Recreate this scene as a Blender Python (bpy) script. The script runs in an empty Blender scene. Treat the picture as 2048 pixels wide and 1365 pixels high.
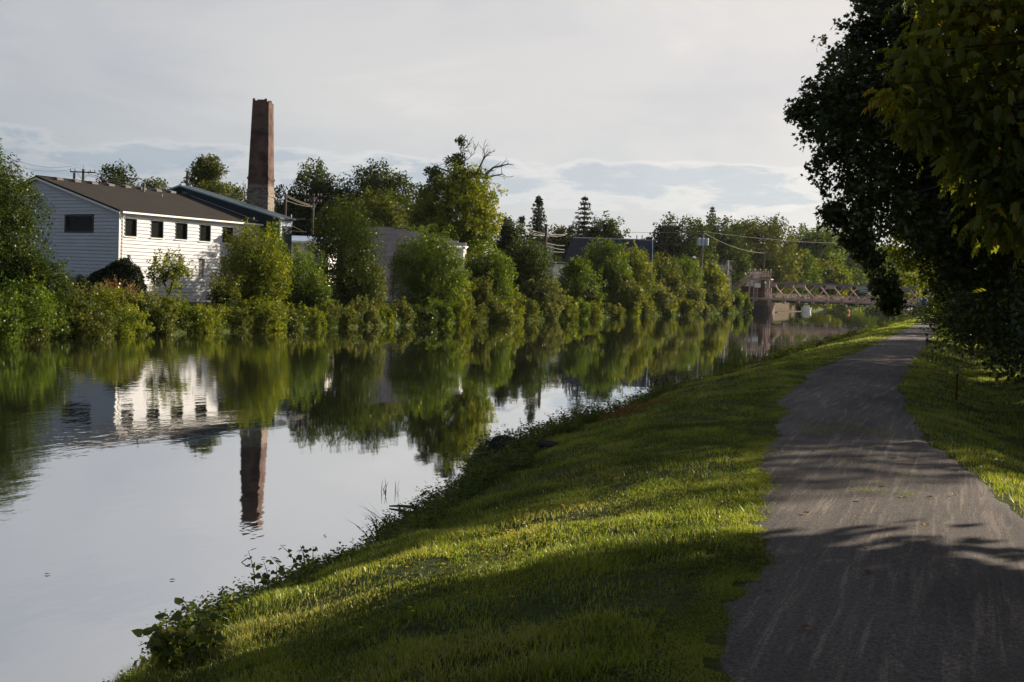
import bpy, math, random
import numpy as np
from mathutils import Matrix, Vector

SC = bpy.context.scene
COL = SC.collection
PI = math.pi
rad = math.radians

# ------------------------------------------------------------------ camera
F = 2200.0                      # focal length in pixels of the 2048 px wide photograph
YAW, PITCH, ROLL = 0.3868, 0.0488, 0.038
CZ = 3.4                        # eye height above the canal water (z = 0)
cam = bpy.data.cameras.new('camera')
cam.sensor_width = 36.0
cam.lens = 36.0 * F / 2048.0
cam.clip_start, cam.clip_end = 0.1, 6000.0
camo = bpy.data.objects.new('camera', cam)
COL.objects.link(camo)
RM = Matrix.Rotation(YAW, 3, 'Z') @ Matrix.Rotation(PI / 2 - PITCH, 3, 'X') @ Matrix.Rotation(ROLL, 3, 'Z')
camo.matrix_world = Matrix.Translation((0, 0, CZ)) @ RM.to_4x4()
SC.camera = camo

# ------------------------------------------------------------------ sun, sky, exposure
SUN_EL = rad(22.0)
SUN_AZ = math.atan2(0.64, 0.77)           # clockwise from +Y
SDIR = Vector((math.sin(SUN_AZ) * math.cos(SUN_EL), math.cos(SUN_AZ) * math.cos(SUN_EL), math.sin(SUN_EL)))
sun = bpy.data.lights.new('sun', 'SUN')
sun.energy = 4.9
sun.angle = rad(0.6)
sun.color = (1.0, 0.87, 0.69)
suno = bpy.data.objects.new('sun', sun)
COL.objects.link(suno)
suno.rotation_euler = SDIR.to_track_quat('Z', 'Y').to_euler()

world = bpy.data.worlds.new('World')
SC.world = world
world.use_nodes = True
SKY_STRENGTH = 0.05


def build_world():
    nt = world.node_tree
    nt.nodes.clear()
    N, L = nt.nodes.new, nt.links.new
    out = N('ShaderNodeOutputWorld')
    bg = N('ShaderNodeBackground')
    bg.inputs['Strength'].default_value = SKY_STRENGTH
    L(bg.outputs[0], out.inputs[0])
    sky = N('ShaderNodeTexSky')
    sky.sky_type = 'NISHITA'
    sky.sun_disc = False
    sky.sun_elevation = SUN_EL
    sky.sun_rotation = SUN_AZ
    sky.air_density, sky.dust_density, sky.ozone_density = 1.0, 1.5, 1.5
    tc = N('ShaderNodeTexCoord')
    sep = N('ShaderNodeSeparateXYZ')
    L(tc.outputs['Generated'], sep.inputs[0])

    def math_(op, a, b=None, clamp=False):
        n = N('ShaderNodeMath')
        n.operation = op
        n.use_clamp = clamp
        for i, v in enumerate((a, b)):
            if v is None:
                continue
            if isinstance(v, (int, float)):
                n.inputs[i].default_value = v
            else:
                L(v, n.inputs[i])
        return n.outputs[0]

    def ramp(v, stops, interp='EASE'):
        r = N('ShaderNodeValToRGB')
        r.color_ramp.interpolation = interp
        e = r.color_ramp.elements
        while len(e) < len(stops):
            e.new(0.5)
        for k, (p, c) in zip(e, stops):
            k.position = p
            k.color = (*c, 1) if len(c) == 3 else c
        L(v, r.inputs[0])
        return r.outputs[0]

    def mix(f, a, b):
        m = N('ShaderNodeMix')
        m.data_type = 'RGBA'
        for s, v in ((m.inputs['Factor'], f), (m.inputs[6], a), (m.inputs[7], b)):
            if isinstance(v, (int, float)):
                s.default_value = v
            elif isinstance(v, tuple):
                s.default_value = (*v, 1)
            else:
                L(v, s)
        return m.outputs[2]

    def noise(vec, scale, detail, rough, dist=0.0):
        n = N('ShaderNodeTexNoise')
        n.inputs['Scale'].default_value = scale
        n.inputs['Detail'].default_value = detail
        n.inputs['Roughness'].default_value = rough
        n.inputs['Distortion'].default_value = dist
        L(vec, n.inputs['Vector'])
        return n.outputs[0]

    # direction seen as an altitude / azimuth pair, clouds are long and flat near the horizon
    mp = N('ShaderNodeMapping')
    mp.inputs['Scale'].default_value = (1.0, 1.0, 4.2)
    L(tc.outputs['Generated'], mp.inputs[0])
    mp2 = N('ShaderNodeMapping')
    mp2.inputs['Scale'].default_value = (1.0, 1.0, 3.0)
    mp2.inputs['Rotation'].default_value = (0.05, -0.10, 0.3)
    L(tc.outputs['Generated'], mp2.inputs[0])
    dot = N('ShaderNodeVectorMath')
    dot.operation = 'DOT_PRODUCT'
    L(tc.outputs['Generated'], dot.inputs[0])
    dot.inputs[1].default_value = SDIR
    glow = math_('MULTIPLY_ADD', dot.outputs['Value'], 0.5)
    glow.node.inputs[2].default_value = 0.5
    # bright thin veil, brighter towards the sun (forward scattering)
    k = 0.405 / SKY_STRENGTH
    veil = ramp(glow, [(0.0, (0.15, 0.21, 0.33)), (0.45, (0.30, 0.34, 0.41)), (0.66, (0.70, 0.692, 0.688)),
                       (0.80, (0.785, 0.755, 0.735)), (1.0, (1.0, 0.90, 0.82))], 'LINEAR')
    streak = noise(mp2.outputs[0], 2.6, 7.0, 0.58, 0.5)
    streak_c = ramp(streak, [(0.36, (0.92, 0.925, 0.945)), (0.52, (1.03, 1.015, 1.0)), (0.66, (1.14, 1.115, 1.085))])
    mul = N('ShaderNodeMix')
    mul.data_type = 'RGBA'
    mul.blend_type = 'MULTIPLY'
    mul.inputs['Factor'].default_value = 1.0
    L(veil, mul.inputs[6])
    L(streak_c, mul.inputs[7])
    veil = mul.outputs[2]
    # clear, bluer gap low over the horizon
    low = ramp(sep.outputs[2], [(0.0, (0.55, 0.55, 0.55)), (0.07, (0.70, 0.70, 0.70)), (0.12, (0.30, 0.30, 0.30)), (0.16, (0, 0, 0))])
    gap = mix(1.0, veil, (0.90, 0.965, 1.02))
    gap.node.blend_type = 'MULTIPLY'
    veil = mix(low, veil, gap)
    # belt of low flat cumulus: shaded blue-grey bellies, bright rims
    cn = noise(mp.outputs[0], 13.0, 9.0, 0.60, 0.35)
    belt = ramp(sep.outputs[2], [(0.045, (0.25, 0.25, 0.25)), (0.092, (1, 1, 1)), (0.108, (1, 1, 1)), (0.132, (0, 0, 0))])
    dens = math_('MULTIPLY', cn, belt)
    rim = ramp(dens, [(0.34, (0, 0, 0)), (0.43, (1, 1, 1))])
    belly = ramp(dens, [(0.44, (0, 0, 0)), (0.56, (1, 1, 1))])
    bright = mix(1.0, veil, (1.17, 1.15, 1.13))
    bright.node.blend_type = 'MULTIPLY'
    dark = mix(1.0, veil, (0.70, 0.80, 0.90))
    dark.node.blend_type = 'MULTIPLY'
    veil = mix(math_('MULTIPLY', rim, 0.7), veil, bright)
    veil = mix(math_('MULTIPLY', belly, 0.68), veil, dark)
    sc = N('ShaderNodeVectorMath')
    sc.operation = 'SCALE'
    L(veil, sc.inputs[0])
    sc.inputs['Scale'].default_value = k
    thin = ramp(sep.outputs[2], [(0.30, (0.86, 0.86, 0.86)), (0.75, (0.35, 0.35, 0.35))])
    tot = mix(thin, sky.outputs[0], sc.outputs[0])
    L(tot, bg.inputs[0])


build_world()
SC.view_settings.view_transform = 'Standard'
SC.view_settings.look = 'None'
SC.view_settings.exposure = 1.3
SC.view_settings.gamma = 1.0
SC.view_settings.use_curve_mapping = False
cy = SC.cycles
cy.max_bounces = 6
cy.diffuse_bounces = 3
cy.glossy_bounces = 3
cy.transmission_bounces = 3
cy.transparent_max_bounces = 4
cy.volume_bounces = 1
cy.use_denoising = True
cy.sample_clamp_indirect = 4.0

# ------------------------------------------------------------------ measuring helpers


def hz(px):
    return 575.0 + 0.038 * (px - 1024.0)


def col_xy(px, d):
    """ground position on the column px of the survey photograph, d metres ahead"""
    v = RM @ Vector(((px - 1024.0) / F, (682.5 - hz(px)) / F, -1.0))
    return v.x * d, v.y * d


def bank_d(px, off):
    """distance ahead at which column px meets the line off metres behind the far waterline"""
    v = RM @ Vector(((px - 1024.0) / F, (682.5 - hz(px)) / F, -1.0))
    return (-42.0 - off) / v.x


def zat(px, py, d):
    return CZ + (hz(px) - py) * d / F


# ------------------------------------------------------------------ object helpers


def props(o, label=None, cat=None, group=None, kind=None):
    if label:
        o['label'] = label
    if cat:
        o['category'] = cat
    if group:
        o['group'] = group
    if kind:
        o['kind'] = kind
    return o


def empty(name, loc, label, cat, group=None, rz=0.0):
    o = bpy.data.objects.new(name, None)
    o.empty_display_size = 0.3
    o.location = loc
    o.rotation_euler = (0, 0, rz)
    COL.objects.link(o)
    return props(o, label, cat, group)


def link_mesh(name, me, m=None, parent=None):
    o = bpy.data.objects.new(name, me)
    if m is not None and not me.materials:
        me.materials.append(m)
    COL.objects.link(o)
    if parent is not None:
        o.parent = parent
    return o


def np_mesh(name, V, Fc, tint=None, smooth=False):
    """fast mesh from numpy: V (n,3), Fc (m,k) with k = 3 or 4"""
    me = bpy.data.meshes.new(name)
    V = np.asarray(V, dtype=np.float32)
    Fc = np.asarray(Fc, dtype=np.int32)
    m, k = Fc.shape
    me.vertices.add(len(V))
    me.vertices.foreach_set('co', V.ravel())
    me.loops.add(m * k)
    me.loops.foreach_set('vertex_index', Fc.ravel())
    me.polygons.add(m)
    me.polygons.foreach_set('loop_start', np.arange(0, m * k, k, dtype=np.int32))
    if smooth:
        me.polygons.foreach_set('use_smooth', np.ones(m, dtype=bool))
    me.update(calc_edges=True)
    if tint is not None:
        a = me.attributes.new('tint', 'FLOAT', 'POINT')
        a.data.foreach_set('value', np.asarray(tint, dtype=np.float32))
    return me


class MB:
    def __init__(self):
        self.v, self.f = [], []

    def add(self, vs, fs):
        b = len(self.v)
        self.v += [tuple(p) for p in vs]
        self.f += [tuple(i + b for i in q) for q in fs]
        return self

    def box(self, x0, x1, y0, y1, z0, z1):
        vs = [(x0, y0, z0), (x1, y0, z0), (x1, y1, z0), (x0, y1, z0), (x0, y0, z1), (x1, y0, z1), (x1, y1, z1), (x0, y1, z1)]
        return self.add(vs, [(0, 3, 2, 1), (4, 5, 6, 7), (0, 1, 5, 4), (1, 2, 6, 5), (2, 3, 7, 6), (3, 0, 4, 7)])

    def bar(self, a, b, w, h=None, up=(0, 0, 1)):
        a, b = Vector(a), Vector(b)
        h = w if h is None else h
        d = (b - a).normalized()
        u = Vector(up)
        if abs(d.dot(u)) > 0.99:
            u = Vector((0, 1, 0))
        s = d.cross(u).normalized()
        t = s.cross(d)
        s, t = s * (w / 2), t * (h / 2)
        vs = [a - s - t, a + s - t, a + s + t, a - s + t, b - s - t, b + s - t, b + s + t, b - s + t]
        return self.add(vs, [(0, 3, 2, 1), (4, 5, 6, 7), (0, 1, 5, 4), (1, 2, 6, 5), (2, 3, 7, 6), (3, 0, 4, 7)])

    def tube(self, pts, rs, n=6):
        pts = [Vector(p) for p in pts]
        if isinstance(rs, (int, float)):
            rs = [rs] * len(pts)
        vs, fs = [], []
        for i, p in enumerate(pts):
            d = (pts[min(i + 1, len(pts) - 1)] - pts[max(i - 1, 0)]).normalized()
            u = Vector((0, 0, 1)) if abs(d.z) < 0.9 else Vector((1, 0, 0))
            s = d.cross(u).normalized()
            t = s.cross(d)
            for k in range(n):
                a = 2 * PI * k / n
                vs.append(p + (s * math.cos(a) + t * math.sin(a)) * rs[i])
        for i in range(len(pts) - 1):
            for k in range(n):
                fs.append((i * n + k, i * n + (k + 1) % n, (i + 1) * n + (k + 1) % n, (i + 1) * n + k))
        fs.append(tuple(range(n))[::-1])
        fs.append(tuple(range((len(pts) - 1) * n, len(pts) * n)))
        return self.add(vs, fs)

    def mesh(self, name, smooth=False):
        me = bpy.data.meshes.new(name)
        me.from_pydata(self.v, [], self.f)
        if smooth:
            me.polygons.foreach_set('use_smooth', [True] * len(me.polygons))
        me.update()
        return me

    def obj(self, name, m, parent=None, smooth=False):
        return link_mesh(name, self.mesh(name, smooth), m, parent)


# ------------------------------------------------------------------ materials


def new_mat(name):
    m = bpy.data.materials.new(name)
    m.use_nodes = True
    nt = m.node_tree
    nt.nodes.clear()
    out = nt.nodes.new('ShaderNodeOutputMaterial')
    return m, nt, out


def ramp_node(nt, src, stops, interp='LINEAR'):
    r = nt.nodes.new('ShaderNodeValToRGB')
    r.color_ramp.interpolation = interp
    e = r.color_ramp.elements
    while len(e) < len(stops):
        e.new(0.5)
    for k, (p, c) in zip(e, stops):
        k.position = p
        k.color = (*c, 1)
    nt.links.new(src, r.inputs[0])
    return r.outputs[0]


def noise_node(nt, scale, detail=4.0, rough=0.55, stretch=None, coord='Object', dist=0.0):
    tc = nt.nodes.new('ShaderNodeTexCoord')
    v = tc.outputs[coord]
    if stretch:
        mp = nt.nodes.new('ShaderNodeMapping')
        mp.inputs['Scale'].default_value = stretch
        nt.links.new(v, mp.inputs[0])
        v = mp.outputs[0]
    n = nt.nodes.new('ShaderNodeTexNoise')
    n.inputs['Scale'].default_value = scale
    n.inputs['Detail'].default_value = detail
    n.inputs['Roughness'].default_value = rough
    n.inputs['Distortion'].default_value = dist
    nt.links.new(v, n.inputs['Vector'])
    return n.outputs[0]


def mixc(nt, f, a, b, mode='MIX'):
    m = nt.nodes.new('ShaderNodeMix')
    m.data_type = 'RGBA'
    m.blend_type = mode
    for s, v in ((m.inputs['Factor'], f), (m.inputs[6], a), (m.inputs[7], b)):
        if isinstance(v, (int, float)):
            s.default_value = v
        elif isinstance(v, tuple):
            s.default_value = (*v, 1)
        else:
            nt.links.new(v, s)
    return m.outputs[2]


def bump(nt, h, strength=0.3, dist=0.02):
    b = nt.nodes.new('ShaderNodeBump')
    b.inputs['Strength'].default_value = strength
    b.inputs['Distance'].default_value = dist
    nt.links.new(h, b.inputs['Height'])
    return b.outputs[0]


def solid(name, c, rough=0.7, var=0.25, scale=3.0, metal=0.0, stretch=None, bumpd=0.0):
    """plain paint or stuff with uneven tone"""
    m, nt, out = new_mat(name)
    p = nt.nodes.new('ShaderNodeBsdfPrincipled')
    p.inputs['Roughness'].default_value = rough
    p.inputs['Metallic'].default_value = metal
    p.inputs['Specular IOR Level'].default_value = 0.5 if rough < 0.5 else (0.25 if rough < 0.75 else 0.05)
    n = noise_node(nt, scale, 6.0, 0.6, stretch)
    lo = tuple(x * (1 - var) for x in c)
    hi = tuple(min(1, x * (1 + var)) for x in c)
    nt.links.new(ramp_node(nt, n, [(0.3, lo), (0.7, hi)]), p.inputs['Base Color'])
    if bumpd:
        nt.links.new(bump(nt, n, 0.5, bumpd), p.inputs['Normal'])
    nt.links.new(p.outputs[0], out.inputs[0])
    return m


def leaf_mat(name, stops, trans=0.42, tboost=(1.7, 1.45, 0.6), gloss=0.03):
    m, nt, out = new_mat(name)
    at = nt.nodes.new('ShaderNodeAttribute')
    at.attribute_name = 'tint'
    c = ramp_node(nt, at.outputs['Fac'], stops)
    d = nt.nodes.new('ShaderNodeBsdfDiffuse')
    t = nt.nodes.new('ShaderNodeBsdfTranslucent')
    g = nt.nodes.new('ShaderNodeBsdfGlossy')
    g.inputs['Roughness'].default_value = 0.38
    g.inputs['Color'].default_value = (0.6, 0.65, 0.55, 1)
    nt.links.new(c, d.inputs[0])
    nt.links.new(mixc(nt, 1.0, c, tboost, 'MULTIPLY'), t.inputs[0])
    a = nt.nodes.new('ShaderNodeMixShader')
    a.inputs[0].default_value = trans
    nt.links.new(d.outputs[0], a.inputs[1])
    nt.links.new(t.outputs[0], a.inputs[2])
    b = nt.nodes.new('ShaderNodeMixShader')
    b.inputs[0].default_value = gloss
    nt.links.new(a.outputs[0], b.inputs[1])
    nt.links.new(g.outputs[0], b.inputs[2])
    nt.links.new(b.outputs[0], out.inputs[0])
    return m


LM = {
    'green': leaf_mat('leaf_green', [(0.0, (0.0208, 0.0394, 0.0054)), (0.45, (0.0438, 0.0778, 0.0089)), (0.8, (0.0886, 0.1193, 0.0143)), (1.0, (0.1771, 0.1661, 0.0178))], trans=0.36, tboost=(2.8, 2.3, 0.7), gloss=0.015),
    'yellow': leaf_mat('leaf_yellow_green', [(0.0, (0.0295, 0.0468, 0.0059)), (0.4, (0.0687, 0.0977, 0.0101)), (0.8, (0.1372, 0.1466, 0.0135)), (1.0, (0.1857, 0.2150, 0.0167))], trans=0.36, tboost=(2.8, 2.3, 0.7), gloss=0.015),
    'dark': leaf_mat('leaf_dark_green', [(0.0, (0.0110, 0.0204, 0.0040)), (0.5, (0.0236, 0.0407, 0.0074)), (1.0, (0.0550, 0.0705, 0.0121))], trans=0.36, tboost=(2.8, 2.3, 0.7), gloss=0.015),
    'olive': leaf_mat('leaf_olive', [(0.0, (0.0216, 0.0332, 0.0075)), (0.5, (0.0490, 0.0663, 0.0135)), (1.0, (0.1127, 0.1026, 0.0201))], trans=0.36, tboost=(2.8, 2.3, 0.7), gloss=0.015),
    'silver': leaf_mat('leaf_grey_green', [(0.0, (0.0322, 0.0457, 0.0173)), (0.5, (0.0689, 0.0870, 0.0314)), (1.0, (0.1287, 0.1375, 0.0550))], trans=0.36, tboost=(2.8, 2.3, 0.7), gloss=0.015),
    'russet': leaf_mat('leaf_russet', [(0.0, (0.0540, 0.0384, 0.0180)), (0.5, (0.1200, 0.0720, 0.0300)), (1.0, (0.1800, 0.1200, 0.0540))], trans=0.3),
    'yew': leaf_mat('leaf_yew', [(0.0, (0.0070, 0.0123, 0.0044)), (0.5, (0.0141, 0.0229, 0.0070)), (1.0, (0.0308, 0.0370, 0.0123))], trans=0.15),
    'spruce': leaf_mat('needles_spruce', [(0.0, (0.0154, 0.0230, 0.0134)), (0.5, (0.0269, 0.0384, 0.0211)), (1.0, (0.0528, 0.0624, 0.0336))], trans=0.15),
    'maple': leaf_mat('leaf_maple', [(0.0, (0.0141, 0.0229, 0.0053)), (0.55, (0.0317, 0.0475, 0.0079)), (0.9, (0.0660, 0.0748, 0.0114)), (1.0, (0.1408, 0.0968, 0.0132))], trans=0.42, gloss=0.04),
    'ash': leaf_mat('leaf_boxelder', [(0.0, (0.050, 0.066, 0.008)), (0.5, (0.100, 0.122, 0.014)), (0.88, (0.165, 0.175, 0.02)), (1.0, (0.28, 0.20, 0.02))], trans=0.5, gloss=0.02),
    'grass': leaf_mat('grass_blade', [(0.0, (0.052, 0.072, 0.015)), (0.35, (0.150, 0.190, 0.028)), (0.75, (0.250, 0.285, 0.046)), (0.93, (0.28, 0.26, 0.08)), (1.0, (0.34, 0.28, 0.14))], trans=0.52, tboost=(1.3, 1.3, 0.7), gloss=0.04),
    'weed': leaf_mat('leaf_weed', [(0.0, (0.0200, 0.0350, 0.0070)), (0.45, (0.0450, 0.0750, 0.0100)), (0.8, (0.1000, 0.1100, 0.0150)), (0.9, (0.1500, 0.0900, 0.0250)), (1.0, (0.2000, 0.0700, 0.0300))], trans=0.45),
}
BARK = solid('bark', (0.030, 0.024, 0.019), 0.95, 0.4, 6.0, stretch=(1, 1, 0.25), bumpd=0.05)
DEADWOOD = solid('dead_wood', (0.10, 0.082, 0.070), 0.95, 0.3, 5.0)
WHITE = None

# ------------------------------------------------------------------ foliage builders
TPL = {
    'leaf': (np.array([(0, 0, 0), (-.36, .45, .06), (0, 1, -.03), (.36, .45, .06)]), np.array([(0, 3, 2, 1)])),
    'tri': (np.array([(-.38, 0, 0), (.38, 0, 0), (0, 1.0, 0)]), np.array([(0, 1, 2)])),
    'maple': (np.array([(0, 0, 0), (-.26, .52, .05), (0, 1.0, -.05), (.26, .52, .05),
                        (-.30, .16, .03), (-.66, .62, -.06), (.30, .16, .03), (.66, .62, -.06), (0, .42, 0)]),
              np.array([(0, 3, 2, 1), (0, 8, 5, 4), (0, 6, 7, 8)])),
}


def pinnate_tpl(n_pairs=3):
    V, Fc = [], []

    def leaflet(base, d, l, w):
        d = np.array(d, float)
        d /= np.linalg.norm(d)
        s = np.array([-d[1], d[0], 0.0])
        b = len(V)
        base = np.array(base, float)
        V.extend([base, base + d * l * .4 - s * w, base + d * l, base + d * l * .4 + s * w])
        Fc.append((b, b + 3, b + 2, b + 1))
    for i in range(n_pairs):
        y = 0.22 + 0.24 * i
        for s in (-1, 1):
            leaflet((0, y, 0), (s * 0.5, 0.8, -0.45), 0.46, 0.115)
    leaflet((0, 0.22 + 0.24 * (n_pairs - 1) + 0.05, 0), (0, 1, -0.35), 0.5, 0.125)
    return np.array(V), np.array(Fc)


TPL['pinnate'] = pinnate_tpl()


def unit(a):
    return a / np.maximum(1e-9, np.linalg.norm(a, axis=1, keepdims=True))


def leaves(P, Nn, T, S, tpl):
    """place a leaf template at P with normals Nn, pointing along T, sizes S"""
    V0, F0 = TPL[tpl]
    Nn = unit(Nn)
    T = unit(T - (T * Nn).sum(1, keepdims=True) * Nn)
    B = np.cross(T, Nn)
    V = (P[:, None, :] + S[:, None, None] * (V0[None, :, 0:1] * B[:, None, :] + V0[None, :, 1:2] * T[:, None, :] + V0[None, :, 2:3] * Nn[:, None, :]))
    n, k = len(P), len(V0)
    Fc = F0[None] + (np.arange(n) * k)[:, None, None]
    return V.reshape(-1, 3), Fc.reshape(-1, F0.shape[1]), k


def cloud(rng, centers, per, spread, size, tpl='leaf', outward=None, tint_c=None, up=0.35, droop=0.0, stretch=None, sizevar=0.35):
    """leaf clumps round the given twig ends -> (V, F, tint)"""
    n = len(centers)
    C = np.repeat(centers, per, axis=0)
    g = rng.normal(size=(n * per, 3))
    if stretch is not None:
        s = np.repeat(stretch, per, axis=0)
        off = g * spread + s * rng.uniform(-1, 1, (n * per, 1))
    else:
        off = g * spread
    ln = np.linalg.norm(g, axis=1, keepdims=True)
    off = off * np.minimum(1.0, 1.5 / np.maximum(ln, 1e-6))
    P = C + off
    O = unit(off + 1e-6) if outward is None else unit(np.repeat(outward, per, axis=0) + 0.6 * rng.normal(size=(n * per, 3)))
    Nn = O * 0.7 + rng.normal(size=(n * per, 3)) * 0.6 + np.array([0, 0, up])
    T = rng.normal(size=(n * per, 3)) + O * 0.5 + np.array([0, 0, -droop])
    S = size * (1 + sizevar * rng.uniform(-1, 1, n * per))
    V, Fc, k = leaves(P, Nn, T, S, tpl)
    tc = rng.uniform(0.25, 0.6, n) if tint_c is None else tint_c
    t = np.repeat(tc, per) + rng.normal(0, 0.13, n * per)
    return V, Fc, np.repeat(np.clip(t, 0, 1), k)


def join(parts):
    Vs, Fs, Ts, b = [], [], [], 0
    for V, Fc, t in parts:
        Vs.append(V)
        Fs.append(Fc + b)
        Ts.append(t)
        b += len(V)
    return np.concatenate(Vs), np.concatenate(Fs), np.concatenate(Ts)


def lobed_centers(rng, R, n, nl, lobe=0.5, inner=0.55, zlow=-0.9):
    """twig ends on a crown made of nl overlapping boughs inside the ellipsoid R (centre at 0)"""
    L = []
    while len(L) < nl:
        d = rng.normal(size=3)
        d /= np.linalg.norm(d)
        if d[2] < zlow:
            continue
        L.append(np.append(d * inner * rng.uniform(0.75, 1.1), lobe * rng.uniform(0.75, 1.25)))
    L = np.array(L)
    L[:, :3] *= rng.uniform(.65, 1.12, (nl, 1))
    L[:, 3] *= rng.uniform(.6, 1.3, nl)
    idx = rng.integers(0, nl, n)
    d = unit(rng.normal(size=(n, 3)))
    r = rng.uniform(0.35, 1.0, n) ** 0.5
    q = L[idx, :3] + d * (L[idx, 3] * r)[:, None]
    tint = 0.30 + 0.22 * rng.uniform(-1, 1, nl)[idx] + rng.uniform(-.08, .12, n)
    # inner mass that closes the gaps between the boughs
    m = rng.uniform(size=n) < 0.38
    q[m] = d[m] * (0.35 + 0.55 * rng.uniform(size=(m.sum(), 1)) ** 0.6)
    q *= 1.13
    out = unit(q * 0.6 + d)
    return q * np.array(R), out, tint


def shoots(rng, R, n, lmin, lmax, k=5, lean=0.5):
    """leafy upright shoots that break the outline"""
    d = unit(rng.normal(size=(n, 3)) * np.array([1, 1, 0.7]) + np.array([0, 0, 0.55]))
    base = d * np.array(R) * rng.uniform(0.72, 0.95, (n, 1))
    dr = unit(d * lean + np.array([0, 0, 0.9]) + rng.normal(size=(n, 3)) * 0.25)
    l = rng.uniform(lmin, lmax, n)
    s = np.linspace(0.1, 1, k)
    pts = base[:, None, :] + dr[:, None, :] * (l[:, None] * s[None])[:, :, None]
    w = np.repeat((1.05 - s)[None], n, 0)
    return pts.reshape(-1, 3), np.repeat(dr, k, axis=0), w.ravel()


def trunk_mesh(rng, h, r, crown_c, crown_R, nlimb, bend=0.3):
    mb = MB()
    top = np.array(crown_c) + np.array([0, 0, crown_R[2] * 0.35])
    pts, rs = [], []
    for i in range(6):
        f = i / 5
        pts.append((top[0] * f + bend * math.sin(3 * f) * rng.uniform(-1, 1), top[1] * f + bend * math.sin(2.2 * f) * rng.uniform(-1, 1), top[2] * f))
        rs.append(r * (1.25 - f) + 0.02)
    mb.tube(pts, rs, 7)
    for _ in range(nlimb):
        d = rng.normal(size=3)
        d[2] = abs(d[2]) * 0.6
        d /= np.linalg.norm(d)
        e = np.array(crown_c) + d * np.array(crown_R) * rng.uniform(0.55, 0.9)
        i = rng.integers(1, 5)
        a = np.array(pts[i])
        m = (a + e) / 2 + np.array([0, 0, 0.08 * h]) * rng.uniform(-0.3, 1)
        mb.tube([a, a * .6 + m * .4 + rng.normal(size=3) * .05 * h * .2, m, e], [rs[i] * .62, rs[i] * .5, rs[i] * .34, rs[i] * .1], 5)
    return mb


def foliage_obj(name, parts, m, parent):
    V, Fc, t = join(parts)
    return link_mesh(name, np_mesh(name, V, Fc, t), m, parent)


def broadleaf(name, loc, H, R, label, cat='tree', mat='green', seed=1, n=220, per=36, leaf=0.2, nl=12, group=None, zc=None,
              spread=None, shoot=0, shoot_len=(0.5, 1.2), trunk_r=None, limbs=6, tpl='leaf', parts=('trunk', 'crown'), lobe=0.5, inner=0.55, droop=0.0, zlow=-0.75, rz=0.0, cx=0.0):
    """a tree or shrub of total height H with a crown of half sizes R; its origin at the foot"""
    rng = np.random.default_rng(seed)
    e = empty(name, loc, label, cat, group, rz)
    zc = H - R[2] if zc is None else zc
    q, out, tint = lobed_centers(rng, R, n, nl, lobe, inner, zlow)
    q = q + np.array([cx, 0, zc])
    q[:, 2] = np.maximum(q[:, 2], 0.15)
    spread = 0.05 * (R[0] + R[2]) / 2 + 0.06 if spread is None else spread
    pl = [cloud(rng, q, per, spread, leaf, tpl, out, tint, droop=droop)]
    if shoot:
        p, dr, w = shoots(rng, R, shoot, *shoot_len)
        p = p + np.array([cx, 0, zc])
        tt = np.clip(0.5 + 0.18 * rng.normal(size=len(p)), 0, 1)
        pl.append(cloud(rng, p, max(5, per // 5), leaf * 0.55, leaf, tpl, dr, tt, up=0.1))
    foliage_obj(parts[1], pl, LM[mat], e)
    tr = trunk_r or 0.022 * H
    trunk_mesh(rng, H, tr, (cx, 0, zc), R, limbs).obj(parts[0], BARK, e, True)
    return e


def spruce(name, loc, H, R, label, seed, group=None, sparse=1.0, mat='spruce'):
    rng = np.random.default_rng(seed)
    e = empty(name, loc, label, 'tree', group)
    MB().tube([(0, 0, 0), (0, 0, H * .5), (0, 0, H)], [H * .018, H * .012, 0.02], 6).obj('trunk', BARK, e, True)
    mb = MB()
    R = R * 1.9
    cs, outs = [], []
    nw = int(H * 1.5 * sparse)
    for i in range(nw):
        f = (i + 0.5) / nw
        z = H * (0.12 + 0.86 * f)
        l0 = R * (1 - f) ** 0.85 + 0.15
        nb = 6
        for k in range(nb):
            a = 2 * PI * (k + rng.uniform(-.25, .25)) / nb + i * 0.9
            l = l0 * rng.uniform(0.65, 1.12)
            dx, dy = math.cos(a), math.sin(a)
            steps = max(2, int(l / 0.35))
            pts = []
            for s in range(steps + 1):
                u = s / steps
                pts.append((dx * l * u, dy * l * u, z - l * 0.28 * u + l * 0.22 * u * u))
            mb.tube([pts[0], pts[-1]], [0.04, 0.012], 4)
            for p in pts[1:]:
                cs.append(p)
                outs.append((dx, dy, 0.2))
    props(mb.obj('branches', BARK, e), kind='stuff')
    cs = np.array(cs)
    rngt = np.random.default_rng(seed + 5)
    foliage_obj('needles', [cloud(rngt, cs, 9, 0.13, 0.34, 'leaf', np.array(outs), None, up=0.2, droop=0.5)], LM[mat], e)
    return e


def copy_tree(src, loc, scale, rz, label, group=None):
    r = src.copy()
    COL.objects.link(r)
    r.location, r.rotation_euler, r.scale = loc, (0, 0, rz), scale
    r['label'] = label
    if group:
        r['group'] = group
    for ch in list(src.children):
        c = ch.copy()
        COL.objects.link(c)
        c.parent = r
        for g in list(ch.children):
            d = g.copy()
            COL.objects.link(d)
            d.parent = c
    return r


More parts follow.
